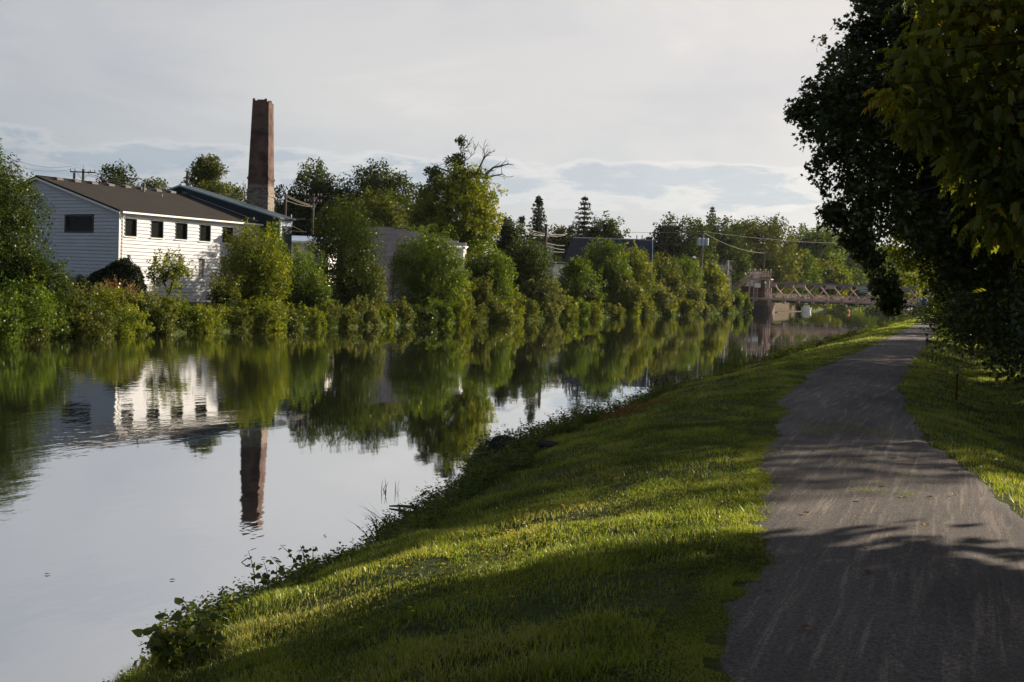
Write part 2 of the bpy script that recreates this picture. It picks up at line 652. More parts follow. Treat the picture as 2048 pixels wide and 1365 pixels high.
# ------------------------------------------------------------------ ground, path, water
RG = np.random.default_rng(7)
PL_Y = np.array([-60, -10, 0, 5.5, 9.3, 13, 21.3, 30, 45, 74, 400, 2000.])
PL_X = np.array([3.0, 0.6, -0.35, -1.07, -1.62, -2.1, -3.16, -3.7, -3.62, -3.7, -3.9, -4.])
PR_Y = np.array([-60, -10, 0, 4, 8, 11.9, 14.3, 18.8, 24.6, 33.8, 48.7, 80, 400, 2000.])
PR_X = np.array([7.0, 4.1, 2.7, 2.0, 1.3, .6, .1, -.5, -1.06, -1.3, -1.35, -1.5, -1.6, -1.6])
SH_Y = np.array([-60, 0, 3, 6.2, 9.8, 17, 29, 43, 86, 2000.])
SH_X = np.array([-4.0, -4.6, -5.0, -5.5, -6.0, -7.35, -7.85, -8.0, -7.9, -7.9])


def path_l(y):
    return np.interp(y, PL_Y, PL_X) + 0.05 * np.sin(y * 1.7) + 0.06 * np.sin(y * 0.73 + 1)


def path_r(y):
    return np.interp(y, PR_Y, PR_X) + 0.06 * np.sin(y * 1.3 + 2) + 0.05 * np.sin(y * 0.61)


def shore(y):
    return np.interp(y, SH_Y, SH_X) + 0.18 * np.sin(y * 0.55 + .5) + 0.12 * np.sin(y * 1.35) + 0.07 * np.sin(y * 3.1)


def lumps(x, y):
    return (0.030 * np.sin(x * 1.9 + 0.7 * np.sin(y * .8)) * np.sin(y * 1.3 + .4) + 0.022 * np.sin(x * 4.1 + y * 2.3) + 0.016 * np.sin(x * 3.3 - y * 5.1 + 1))


def ground_z(x, y):
    x, y = np.asarray(x, float), np.asarray(y, float)
    pl, pr, sh = path_l(y), path_r(y), shore(y)
    u = np.clip((pl - x) / (pl - sh), 0, 1)
    z = 1.45 - 0.30 * u - 0.78 * u ** 2.2 + lumps(x, y) * np.clip(u * 3, 0, 1) * (1 - 0.6 * u)
    over = np.clip((sh - x), 0, None)
    z = np.where(over > 0, 0.37 - np.minimum(over * 1.1, 1.9), z)
    # right verge dips into a shallow ditch
    v = np.clip(x - pr, 0, None)
    zr = 1.45 - 0.38 * np.sin(np.clip(v / 4.2, 0, 1) * PI) ** 2 + lumps(x, y) * np.clip(v, 0, 1)
    z = np.where(x > pr, zr, z)
    # far bank
    far = -42.0 - x
    zf = np.where(far > -1.0, np.minimum(np.where(far < 0.1, -1.2 + 1.5 * (far + 1.0), 0.45 + 0.34 * (far - .1)), 1.42), -1.53)
    z = np.where(x < -38, np.maximum(np.where(x < -40.4, zf, -1.53), -1.53), z)
    return z


def grid_obj(name, xs, ys, zf, m, smooth=True):
    X, Y = np.meshgrid(xs, ys)
    Z = zf(X, Y)
    V = np.stack([X, Y, Z], -1).reshape(-1, 3)
    nx, ny = len(xs), len(ys)
    i = np.arange(nx - 1)[None] + np.arange(ny - 1)[:, None] * nx
    Fc = np.stack([i, i + 1, i + nx + 1, i + nx], -1).reshape(-1, 4)
    return link_mesh(name, np_mesh(name, V, Fc, None, smooth), m)


def ground_mat():
    m, nt, out = new_mat('turf_soil')
    p = nt.nodes.new('ShaderNodeBsdfPrincipled')
    p.inputs['Roughness'].default_value = 1.0
    p.inputs['Specular IOR Level'].default_value = 0.1
    a = noise_node(nt, 0.9, 5.0, 0.6)
    b = noise_node(nt, 14.0, 5.0, 0.65)
    c1 = ramp_node(nt, a, [(0.3, (0.026, 0.034, 0.010)), (0.55, (0.040, 0.055, 0.014)), (0.75, (0.060, 0.055, 0.024))])
    c2 = ramp_node(nt, b, [(0.3, (0.5, 0.5, 0.5)), (0.7, (1.5, 1.4, 1.2))])
    nt.links.new(mixc(nt, 1.0, c1, c2, 'MULTIPLY'), p.inputs['Base Color'])
    nt.links.new(bump(nt, b, 0.8, 0.05), p.inputs['Normal'])
    nt.links.new(p.outputs[0], out.inputs[0])
    return m


def path_mat():
    m, nt, out = new_mat('stone_dust')
    p = nt.nodes.new('ShaderNodeBsdfPrincipled')
    p.inputs['Roughness'].default_value = 0.95
    p.inputs['Specular IOR Level'].default_value = 0.2
    big = noise_node(nt, 0.7, 5.0, 0.6, (1.0, 0.35, 1.0))
    track = noise_node(nt, 12.0, 5.0, 0.7, (1.0, 0.05, 1.0), dist=0.45)
    fine = noise_node(nt, 38.0, 6.0, 0.85)
    grit = noise_node(nt, 210.0, 2.0, 0.6)
    c = ramp_node(nt, big, [(0.36, (0.052, 0.047, 0.047)), (0.62, (0.104, 0.091, 0.085))])
    tr = ramp_node(nt, track, [(0.40, (0.84, 0.84, 0.87)), (0.54, (1.02, 1.0, 0.98)), (0.63, (1.7, 1.62, 1.52))])
    c = mixc(nt, 1.0, c, tr, 'MULTIPLY')
    fi = ramp_node(nt, fine, [(0.38, (0.45, 0.45, 0.48)), (0.5, (1.0, 1.0, 1.0)), (0.63, (1.85, 1.78, 1.68))])
    c = mixc(nt, 1.0, c, fi, 'MULTIPLY')
    gr = ramp_node(nt, grit, [(0.3, (0.7, 0.7, 0.7)), (0.6, (1.1, 1.1, 1.1)), (0.75, (1.6, 1.55, 1.5))])
    c = mixc(nt, 0.7, c, gr, 'MULTIPLY')
    nt.links.new(c, p.inputs['Base Color'])
    add = nt.nodes.new('ShaderNodeMath')
    add.operation = 'ADD'
    nt.links.new(fine, add.inputs[0])
    nt.links.new(track, add.inputs[1])
    nt.links.new(bump(nt, add.outputs[0], 0.7, 0.018), p.inputs['Normal'])
    nt.links.new(p.outputs[0], out.inputs[0])
    return m


def water_mat():
    m, nt, out = new_mat('canal_water')
    geo = nt.nodes.new('ShaderNodeTexCoord')

    def nz(scale, stretch, detail=3.0, rough=0.5, dist=0.0):
        return noise_node(nt, scale, detail, rough, stretch, 'Object', dist)
    fine = nz(2.6, (1.0, 0.55, 1.0), 3.0)
    mid = nz(0.55, (1.0, 0.6, 1.0), 2.0)
    patch = nz(0.045, (1.0, 0.55, 1.0), 3.0, 0.6, 0.6)
    amp = ramp_node(nt, patch, [(0.46, (0.20, 0.20, 0.20)), (0.54, (0.9, 0.9, 0.9)), (0.64, (2.4, 2.4, 2.4))])
    h = nt.nodes.new('ShaderNodeMath')
    h.operation = 'MULTIPLY'
    nt.links.new(fine, h.inputs[0])
    nt.links.new(amp, h.inputs[1])
    h2 = nt.nodes.new('ShaderNodeMath')
    h2.operation = 'MULTIPLY_ADD'
    nt.links.new(mid, h2.inputs[0])
    h2.inputs[1].default_value = 1.2
    nt.links.new(h.outputs[0], h2.inputs[2])
    nrm = bump(nt, h2.outputs[0], 0.05, 0.06)
    d = nt.nodes.new('ShaderNodeBsdfDiffuse')
    d.inputs[0].default_value = (0.020, 0.022, 0.012, 1)
    g = nt.nodes.new('ShaderNodeBsdfGlossy')
    g.inputs['Roughness'].default_value = 0.025
    g.inputs['Color'].default_value = (0.95, 0.96, 0.97, 1)
    nt.links.new(nrm, g.inputs['Normal'])
    lw = nt.nodes.new('ShaderNodeLayerWeight')
    lw.inputs['Blend'].default_value = 0.5
    fac = ramp_node(nt, lw.outputs['Facing'], [(0.0, (0.05,) * 3), (0.45, (0.40,) * 3), (0.66, (0.78,) * 3), (0.85, (0.86,) * 3), (1.0, (0.96,) * 3)])
    mx = nt.nodes.new('ShaderNodeMixShader')
    nt.links.new(fac, mx.inputs[0])
    nt.links.new(d.outputs[0], mx.inputs[1])
    nt.links.new(g.outputs[0], mx.inputs[2])
    nt.links.new(mx.outputs[0], out.inputs[0])
    return m


M_GROUND, M_PATH, M_WATER = ground_mat(), path_mat(), water_mat()

xs = np.concatenate([np.array([-1800, -900, -400, -200, -120, -80, -60, -52]), np.arange(-48, -38, 0.5), np.array([-37.9, -30, -20, -14]),
                     np.arange(-12, 8, 0.2), np.array([8, 9, 10, 12, 15, 20, 30, 50, 90, 200, 500, 1200, 2500])])
ys = np.concatenate([np.array([-400, -100, -40, -20, -10, -5]), np.arange(-2, 50, 0.25), np.arange(50, 120, 1.0), np.arange(120, 320, 4.0), np.array([340, 400, 500, 700, 1000, 1600, 3000])])
g = grid_obj('ground', np.unique(xs), np.unique(ys), ground_z, M_GROUND)
props(g, 'grassy canal banks and level land on both sides', kind='structure')


def path_grid():
    yy = np.concatenate([np.arange(-12, 40, 0.15), np.arange(40, 120, 0.8), np.arange(120, 420, 5.0)])
    nu = 15
    V = []
    for y in yy:
        a, b = float(path_l(y)), float(path_r(y))
        a += 0.05 * math.sin(y * 5.3) * math.sin(y * 2.1) + 0.02 * math.sin(y * 11.7)
        b += 0.05 * math.sin(y * 4.7 + 1) * math.sin(y * 1.9) + 0.02 * math.sin(y * 12.9)
        for k in range(nu):
            u = k / (nu - 1)
            V.append((a + (b - a) * u, y, 1.462 + 0.03 * math.sin(PI * u) - 0.014 * math.exp(-((u - .27) / .1) ** 2) - 0.014 * math.exp(-((u - .73) / .1) ** 2)
                      + (0 if 0 < k < nu - 1 else -0.03)))
    n = len(yy)
    i = np.arange(nu - 1)[None] + np.arange(n - 1)[:, None] * nu
    Fc = np.stack([i, i + 1, i + nu + 1, i + nu], -1).reshape(-1, 4)
    return link_mesh('path', np_mesh('path', V, Fc, None, True), M_PATH)


props(path_grid(), 'grey stone dust towpath running along the canal', kind='structure')
w = link_mesh('water', np_mesh('water', [(-46, -150, 0), (-4.3, -150, 0), (-4.3, 1200, 0), (-46, 1200, 0)], [(0, 1, 2, 3)]), M_WATER)
props(w, 'still brown green canal water mirroring the far bank', kind='structure')



def haze_box():
    m, nt, out = new_mat('thin_air')
    v = nt.nodes.new('ShaderNodeVolumePrincipled')
    v.inputs['Color'].default_value = (0.92, 0.95, 1.0, 1)
    v.inputs['Density'].default_value = 0.00004
    v.inputs['Anisotropy'].default_value = 0.2
    nt.links.new(v.outputs[0], out.inputs['Volume'])
    o = MB().box(-1950, 2700, -560, 3200, -4, 34).obj('haze', m, None)
    props(o, 'thin evening haze over the canal', kind='stuff')


haze_box()

# ------------------------------------------------------------------ buildings on the far bank
M_SIDING = solid('white_siding_paint', (0.48, 0.48, 0.50), 0.6, 0.10, 1.3, stretch=(0.5, 0.5, 3.0))
M_TRIM = solid('white_trim_paint', (0.72, 0.70, 0.66), 0.55, 0.10, 2.0)
M_WEATHER = solid('weathered_board', (0.22, 0.20, 0.19), 0.9, 0.3, 3.0)
M_DARKTRIM = solid('dark_green_trim', (0.035, 0.055, 0.055), 0.5, 0.2, 3.0)
M_GREENM = solid('dark_green_metal', (0.012, 0.028, 0.030), 0.5, 0.2, 1.0)
M_EDGE = solid('pale_metal_edge', (0.30, 0.36, 0.44), 0.4, 0.1, 2.0)
M_VENT = solid('tin_roof_vent', (0.11, 0.095, 0.085), 0.5, 0.2, 4.0)
M_CMU = solid('painted_block', (0.26, 0.23, 0.255), 0.9, 0.14, 0.8, stretch=(0.6, 0.6, 2.2))
M_NAVY = solid('slate_grey_roofing', (0.030, 0.036, 0.050), 0.8, 0.15, 1.5)
M_STEEL = solid('galvanised_steel', (0.35, 0.36, 0.37), 0.45, 0.15, 3.0, metal=0.3)
M_POLE = solid('weathered_pole_wood', (0.095, 0.085, 0.075), 0.95, 0.25, 3.0, stretch=(3, 3, 0.3))
M_POLED = solid('tarred_pole_wood', (0.045, 0.035, 0.028), 0.95, 0.25, 3.0, stretch=(3, 3, 0.3))
M_WIRE = solid('bare_wire', (0.24, 0.215, 0.165), 0.45, 0.1, 3.0)
M_BLACK = solid('black_cable', (0.02, 0.02, 0.02), 0.6, 0.1, 3.0)
M_PORC = solid('porcelain', (0.30, 0.26, 0.24), 0.3, 0.1, 3.0)


def glass_mat(name, c=(0.012, 0.013, 0.012)):
    m, nt, out = new_mat(name)
    p = nt.nodes.new('ShaderNodeBsdfPrincipled')
    p.inputs['Base Color'].default_value = (*c, 1)
    p.inputs['Roughness'].default_value = 0.06
    p.inputs['IOR'].default_value = 1.5
    p.inputs['Specular IOR Level'].default_value = 0.07
    nt.links.new(bump(nt, noise_node(nt, 0.8, 1.0), 0.08, 0.05), p.inputs['Normal'])
    nt.links.new(p.outputs[0], out.inputs[0])
    return m


M_GLASS = glass_mat('dark_window_glass')


def shingle_mat(name, c, row=0.15, w=0.32):
    m, nt, out = new_mat(name)
    p = nt.nodes.new('ShaderNodeBsdfPrincipled')
    p.inputs['Roughness'].default_value = 0.95
    p.inputs['Specular IOR Level'].default_value = 0.2
    tc = nt.nodes.new('ShaderNodeTexCoord')
    b = nt.nodes.new('ShaderNodeTexBrick')
    b.inputs['Scale'].default_value = 1.0
    b.inputs['Brick Width'].default_value = w
    b.inputs['Row Height'].default_value = row
    b.inputs['Mortar Size'].default_value = 0.012
    b.inputs['Color1'].default_value = (*[x * 0.85 for x in c], 1)
    b.inputs['Color2'].default_value = (*[x * 1.2 for x in c], 1)
    b.inputs['Mortar'].default_value = (*[x * 0.45 for x in c], 1)
    nt.links.new(tc.outputs['Object'], b.inputs['Vector'])
    n = noise_node(nt, 0.6, 6.0, 0.65)
    cc = mixc(nt, 1.0, b.outputs['Color'], ramp_node(nt, n, [(0.3, (0.75, 0.75, 0.78)), (0.7, (1.25, 1.22, 1.2))]), 'MULTIPLY')
    nt.links.new(cc, p.inputs['Base Color'])
    nt.links.new(bump(nt, b.outputs['Fac'], 0.4, -0.02), p.inputs['Normal'])
    nt.links.new(p.outputs[0], out.inputs[0])
    return m


M_SHINGLE = shingle_mat('brown_shingle', (0.0155, 0.0120, 0.0095))


def sidex(px, w=0.0):
    r = (px - 1024) / F
    x0, z0 = -27.05 - .839 * w, 75.6 + .545 * w
    return (r * z0 - x0) / (.545 - r * .839)


def endy(px):
    r = (px - 1024) / F
    return (-27.05 - 75.6 * r) / (.839 + .545 * r)


def side_depth(x):
    return 75.6 + .839 * x


def sub_intervals(a, b, holes):
    segs, cur = [], a
    for h0, h1 in sorted(holes):
        if h1 <= cur or h0 >= b:
            continue
        if h0 > cur + 0.02:
            segs.append((cur, min(h0, b)))
        cur = max(cur, h1)
    if cur < b - 0.02:
        segs.append((cur, b))
    return segs


def white_building():
    cx, cy = col_xy(237, 75.6)
    base = 1.40
    e = empty('clapboard_building', (cx, cy, base), 'long white two storey clapboard building with brown shingle roof behind the bank shrubs', 'building', None, math.atan2(.982, .189))
    Ls, Wd, EV, RI = 13.0, 18.4, 6.16, 8.60

    def zl(px, py, d):
        return zat(px, py, d) - base
    wins = []
    for p0, p1, t, b in ((247, 271, 436, 473), (299, 324, 439.5, 476), (348, 372, 443, 479), (396, 418.5, 448, 483), (441.5, 462.5, 453, 486)):
        x0, x1 = sidex(p0), sidex(p1)
        wins.append((x0, x1, zl(p0, b, side_depth(x0)), zl(p0, t, side_depth(x0)), 'big'))
    x0, x1 = sidex(484), sidex(494)
    wins.append((x0, x1, zl(484, 484, side_depth(x0)), zl(484, 453, side_depth(x0)), 'sash'))
    for p0, p1, t, b in ((252.5, 260, 508, 534), (304.5, 312, 509, 534), (354, 361.5, 511, 535), (396, 408, 514, 556), (441, 452, 516, 545)):
        x0, x1 = sidex(p0), sidex(p1)
        wins.append((x0, x1, zl(p0, b, side_depth(x0)), zl(p0, t, side_depth(x0)), 'board'))
    exposure = 0.25
    # lapped boards, each course its own piece, cut round the openings
    n = int(EV / exposure) + 1
    for i in range(n):
        z0, z1 = i * exposure, min((i + 1) * exposure, EV)
        holes = [(a, b) for a, b, c, d, k in wins if c < (z0 + z1) / 2 < d]
        for a, b in sub_intervals(0, Ls, holes):
            j = RG.uniform(-.003, .003)
            MB().add([(a, -.056 + j, z0 - .004), (b, -.056 + j, z0 - .004), (b, .18, z0), (a, .18, z0), (a, -.004, z1), (b, -.004, z1), (b, .18, z1), (a, .18, z1)],
                     [(0, 3, 2, 1), (4, 5, 6, 7), (0, 1, 5, 4), (1, 2, 6, 5), (2, 3, 7, 6), (3, 0, 4, 7)]).obj('siding_board', M_SIDING, e)
    ew = (endy(186.5), endy(128), zl(155, 466.5, 78.5), zl(155, 431, 78.5))
    n2 = int(RI / exposure) + 1
    for i in range(n2):
        z0, z1 = i * exposure, (i + 1) * exposure
        y0 = max(0.0, ((z0 + z1) / 2 - EV) / (RI - EV) * Wd / 2)
        y1 = Wd - y0
        if y1 - y0 < 0.4:
            continue
        holes = [(ew[0], ew[1])] if ew[2] < (z0 + z1) / 2 < ew[3] else []
        for a, b in sub_intervals(y0 + 0.002, y1, holes):
            j = RG.uniform(-.003, .003)
            MB().add([(-.056 + j, b, z0 - .004), (-.056 + j, a, z0 - .004), (.18, a, z0), (.18, b, z0), (-.004, b, z1), (-.004, a, z1), (.18, a, z1), (.18, b, z1)],
                     [(0, 3, 2, 1), (4, 5, 6, 7), (0, 1, 5, 4), (1, 2, 6, 5), (2, 3, 7, 6), (3, 0, 4, 7)]).obj('siding_board', M_SIDING, e)
    # windows
    for a, b, c, d, k in wins:
        f = MB()
        t = 0.05 if k == 'big' else 0.035
        yb = 0.13
        for q in ((a, a + t, c, d), (b - t, b, c, d), (a + t, b - t, c, c + t), (a + t, b - t, d - t, d)):
            f.box(q[0], q[1], -0.05 if k != 'board' else 0.02, yb, q[2], q[3])
        if k == 'sash':
            for s in (1, 2, 3):
                zz = c + (d - c) * s / 4
                f.box(a + t, b - t, 0.05, 0.10, zz - .02, zz + .02)
        win = f.obj('window', M_TRIM if k != 'big' else M_DARKTRIM, e)
        if k == 'board':
            win['label'] = 'narrow boarded up window with weathered grey panel'
            MB().box(a + t, b - t, 0.06, 0.12, c + t, d - t).obj('panel', M_WEATHER, win)
            if d - c > 1.2:
                MB().box(a + t, b - t, 0.03, 0.06, (c + d) / 2, (c + d) / 2 + .08).obj('rail', M_WEATHER, win)
        else:
            MB().box(a + t, b - t, 0.11, 0.125, c + t, d - t).obj('pane', M_GLASS, win)
            MB().box(a - .05, b + .05, -.10, -.052, c - .06, c + .003).obj('sill', M_TRIM, win)
            MB().box(a - .05, b + .05, -.08, -.052, d - .003, d + .05).obj('head_trim', M_TRIM, win)
    a, b, c, d = ew
    f = MB()
    for q in ((a, a + .12, c, d), (b - .16, b, c, d), (a + .12, b - .16, c, c + .12), (a + .12, b - .16, d - .12, d)):
        f.box(-.065, .12, q[0], q[1], q[2], q[3])
    win = f.obj('window', M_DARKTRIM, e)
    win['label'] = 'wide picture window in dark frame on the shaded end wall'
    MB().box(.09, .11, a + .1, b - .14, c + .1, d - .1).obj('pane', M_GLASS, win)
    # corner post, downspout, gutter, rake boards, roof
    MB().box(-.075, .10, -.075, .0, -.2, EV).obj('corner_board', M_TRIM, e)
    MB().tube([(.18, -.20, 5.9), (.18, -.10, 5.6), (.18, -.10, 0.2)], 0.04, 6).obj('downspout', M_TRIM, e)
    MB().box(-.05, Ls, -.42, -.28, EV - .10, EV + .02).obj('gutter', M_TRIM, e)
    MB().box(0.0, Ls, -.28, -.04, EV - .06, EV - .02).obj('soffit', M_TRIM, e)
    sl = (RI - EV) / (Wd / 2)
    for sgn in (0, 1):
        vs = []
        for x in (-.28, Ls):
            for yy, zz in ((-.40, EV - .40 * sl), (Wd / 2, RI)):
                y = yy if sgn == 0 else Wd - yy
                vs += [(x, y, zz + .04), (x, y, zz + .20)]
        # x-:0,1 eave 2,3 ridge ; x+:4,5 eave 6,7 ridge
        MB().add(vs, [(1, 5, 7, 3), (0, 2, 6, 4), (0, 4, 5, 1), (2, 3, 7, 6), (0, 1, 3, 2), (4, 6, 7, 5)]).obj('roof_slope', M_SHINGLE, e)
        r = MB()
        for i in range(1):
            y0, z0, y1, z1 = -.40, EV - .40 * sl, Wd / 2, RI
            if sgn:
                y0, y1 = Wd - y0, Wd - y1
            r.bar((-.30, y0, z0 + .0), (-.30, y1, z1 + .0), .035, .13)
        r.obj('rake_board', M_TRIM, e)
    MB().box(-.28, Ls, Wd / 2 - .12, Wd / 2 + .12, RI + .19, RI + .24).obj('ridge_cap', M_SHINGLE, e)
    for px in (109, 144.6, 178.6, 212, 245, 275.7, 306.6, 335, 364):
        x, y = sidex(px, 8.7), 8.55
        z = EV + y * sl + .2
        v = MB()
        v.add([(x - .26, y - .32, z - .06), (x + .26, y - .32, z - .06), (x + .26, y + .2, z + .06), (x - .26, y + .2, z + .06),
               (x - .26, y - .32, z + .10), (x + .26, y - .32, z + .10), (x + .20, y + .16, z + .20), (x - .20, y + .16, z + .20)],
              [(0, 3, 2, 1), (4, 5, 6, 7), (0, 1, 5, 4), (1, 2, 6, 5), (2, 3, 7, 6), (3, 0, 4, 7)])
        v.obj('roof_vent', M_VENT, e)
    x, y = sidex(283, 7.6), 7.6
    p = MB().tube([(x, y, EV + y * sl), (x, y, EV + y * sl + .72)], .10, 8)
    p.tube([(x, y, EV + y * sl + .68), (x, y, EV + y * sl + .76)], .15, 8)
    p.obj('vent_pipe', M_VENT, e)
    x, y = sidex(320, 6.3), 6.3
    MB().tube([(x, y, EV + y * sl), (x, y, EV + y * sl + .4)], .04, 6).obj('vent_pipe', M_STEEL, e)
    # back walls and foundation close the volume
    MB().box(Ls - .2, Ls, .18, Wd, 0, EV).obj('back_wall', M_SIDING, e)
    MB().box(.18, Ls - .2, Wd - .2, Wd, 0, EV).obj('rear_wall', M_SIDING, e)
    MB().box(-.02, Ls, 0.0, Wd, -.6, -.013).obj('foundation', M_CMU, e)


white_building()


def green_building():
    cx, cy = col_xy(237, 75.6)
    base = 1.4
    e = empty('green_metal_building', (cx, cy, base), 'dark green metal gable rising over the right end of the white building roof', 'building', None, math.atan2(.982, .189))
    y0, ym, y1, x0, x1 = -2.2, 9.2, 20.6, 13.06, 14.3
    za, zr = 9.25, 6.62
    prof = [(y0, 0), (y0, zr), (ym, za), (y1, zr), (y1, 0)]
    mb = MB()
    mb.add([(x0, y, z) for y, z in prof] + [(x1, y, z) for y, z in prof], [(0, 1, 2, 3, 4), (9, 8, 7, 6, 5), (0, 5, 6, 1), (3, 8, 9, 4), (1, 6, 7, 2), (2, 7, 8, 3)])
    mb.obj('wall', M_GREENM, e)
    for s in (0, 1):
        ya = y0 - .3 if s == 0 else y1 + .3
        zz = zr - .07
        vs = [(x0 - .25, ya, zz), (x0 - .25, ym, za + .01), (x1 + .2, ym, za + .01), (x1 + .2, ya, zz)]
        vs += [(x, y, z + .13) for x, y, z in vs]
        MB().add(vs, [(0, 1, 2, 3), (7, 6, 5, 4), (0, 4, 5, 1), (1, 5, 6, 2), (2, 6, 7, 3), (3, 7, 4, 0)]).obj('roof', M_GREENM, e)
        MB().bar((x0 - .28, ya, zz + .09), (x0 - .28, ym, za + .10), .05, .14).obj('roof_edge', M_EDGE, e)
    MB().bar((x0 - .04, .2, 6.42), (x0 - .04, ym, 8.82), .05, .06).obj('seam_flashing', M_EDGE, e)
    MB().box(x0 - .06, x0 + .10, y0 - .06, y0 + .08, 0, zr - .1).obj('corner_trim', M_TRIM, e)
    MB().box(x0 - .02, x1, y0 - .05, y0 - .01, zr - .55, zr - .12).obj('fascia', M_EDGE, e)


green_building()


def brick_mat():
    m, nt, out = new_mat('old_chimney_brick')
    p = nt.nodes.new('ShaderNodeBsdfPrincipled')
    p.inputs['Roughness'].default_value = 0.95
    p.inputs['Specular IOR Level'].default_value = 0.2
    tc = nt.nodes.new('ShaderNodeTexCoord')
    sp = nt.nodes.new('ShaderNodeSeparateXYZ')
    nt.links.new(tc.outputs['Object'], sp.inputs[0])
    ad = nt.nodes.new('ShaderNodeMath')
    ad.operation = 'ADD'
    nt.links.new(sp.outputs[0], ad.inputs[0])
    nt.links.new(sp.outputs[1], ad.inputs[1])
    cb = nt.nodes.new('ShaderNodeCombineXYZ')
    nt.links.new(ad.outputs[0], cb.inputs[0])
    nt.links.new(sp.outputs[2], cb.inputs[1])
    b = nt.nodes.new('ShaderNodeTexBrick')
    b.inputs['Scale'].default_value = 1.0
    b.inputs['Brick Width'].default_value = 0.23
    b.inputs['Row Height'].default_value = 0.085
    b.inputs['Mortar Size'].default_value = 0.010
    b.inputs['Color1'].default_value = (0.042, 0.021, 0.015, 1)
    b.inputs['Color2'].default_value = (0.080, 0.039, 0.028, 1)
    b.inputs['Mortar'].default_value = (0.14, 0.115, 0.10, 1)
    nt.links.new(cb.outputs[0], b.inputs['Vector'])
    big = noise_node(nt, 0.9, 6.0, 0.65)
    c = mixc(nt, 1.0, b.outputs['Color'], ramp_node(nt, big, [(0.38, (0.5, 0.48, 0.48)), (0.5, (1, 1, 1)), (0.62, (1.6, 1.45, 1.35))]), 'MULTIPLY')
    # lime bloom on the old lower courses and spalled patches
    st = noise_node(nt, 2.6, 5.0, 0.7, (1.0, 1.0, 3.0))
    hmask = ramp_node(nt, sp.outputs[2], [(0.0, (1, 1, 1))])
    mr = nt.nodes.new('ShaderNodeMapRange')
    mr.inputs['From Min'].default_value = 10.3
    mr.inputs['From Max'].default_value = 10.0
    nt.links.new(sp.outputs[2], mr.inputs[0])
    mu = nt.nodes.new('ShaderNodeMath')
    mu.operation = 'MULTIPLY'
    mu.use_clamp = True
    nt.links.new(mr.outputs[0], mu.inputs[0])
    nt.links.new(ramp_node(nt, st, [(0.38, (0, 0, 0)), (0.56, (0.85, 0.85, 0.85))]), mu.inputs[1])
    c = mixc(nt, mu.outputs[0], c, (0.22, 0.195, 0.165))
    nt.links.new(c, p.inputs['Base Color'])
    nt.links.new(bump(nt, b.outputs['Fac'], 0.6, -0.02), p.inputs['Normal'])
    nt.links.new(p.outputs[0], out.inputs[0])
    return m


M_BRICK = brick_mat()


def chimney():
    d = 97.8
    cx, cy = col_xy(517, d)
    base = 1.4
    zt = zat(519, 204, d) - base
    view = YAW - math.atan((517 - 1024) / F)      # bearing of the stack seen from the towpath, ccw from +Y
    e = empty('brick_chimney', (cx, cy, base), 'tall tapering square red brick smokestack behind the dark green building', 'chimney', None, view - rad(17))

    def half(z):
        return (2.36 + (1.44 - 2.36) * z / zt) / 2
    levels = [0, 4.0, 8.0, 8.35, 9.65, 9.95, zt - .25]
    mb = MB()
    zs = [0, 3, 6, 8, 10, 13, 16, zt - .22]
    for i, z in enumerate(zs):
        h = half(z)
        mb.v += [(-h, -h, z), (h, -h, z), (h, h, z), (-h, h, z)]
    for i in range(len(zs) - 1):
        for k in range(4):
            mb.f.append((i * 4 + k, i * 4 + (k + 1) % 4, i * 4 + 4 + (k + 1) % 4, i * 4 + 4 + k))
    n = (len(zs) - 1) * 4
    mb.f.append((n, n + 1, n + 2, n + 3))
    mb.obj('stack', M_BRICK, e)
    for zc, hh, pr in ((zat(519, 360, d) - base, .10, .07), (zat(519, 391, d) - base, .16, .06)):
        h = half(zc) + pr
        MB().box(-h, h, -h, h, zc - hh, zc + hh).obj('corbel_band', M_BRICK, e)
    # broken courses along the rim
    h = half(zt)
    rng = np.random.default_rng(3)
    k = int(2 * h / 0.21)
    for side in range(4):
        for i in range(k):
            lvl = rng.choice([1, 2, 2, 2, 3, 3])
            a = -h + i * 0.212
            for q in range(lvl):
                z0 = zt - .22 + q * .085
                if side == 0:
                    bx = (a, a + .205, -h, -h + .1)
                elif side == 1:
                    bx = (a, a + .205, h - .1, h)
                elif side == 2:
                    bx = (-h, -h + .1, a + .1, a + .305) if i < k - 2 else None
                else:
                    bx = (h - .1, h, a + .1, a + .305) if i < k - 2 else None
                if bx:
                    MB().box(*bx, z0, z0 + .078).obj('brick', M_BRICK, e)
    # black block for the dark of a hole in the lit face near the top
    hz_ = zt - 1.1
    MB().box(half(hz_) - .02, half(hz_) + .012, .18, .40, hz_ - .25, hz_ + .2).obj('hole_dark', M_BLACK, e)


chimney()


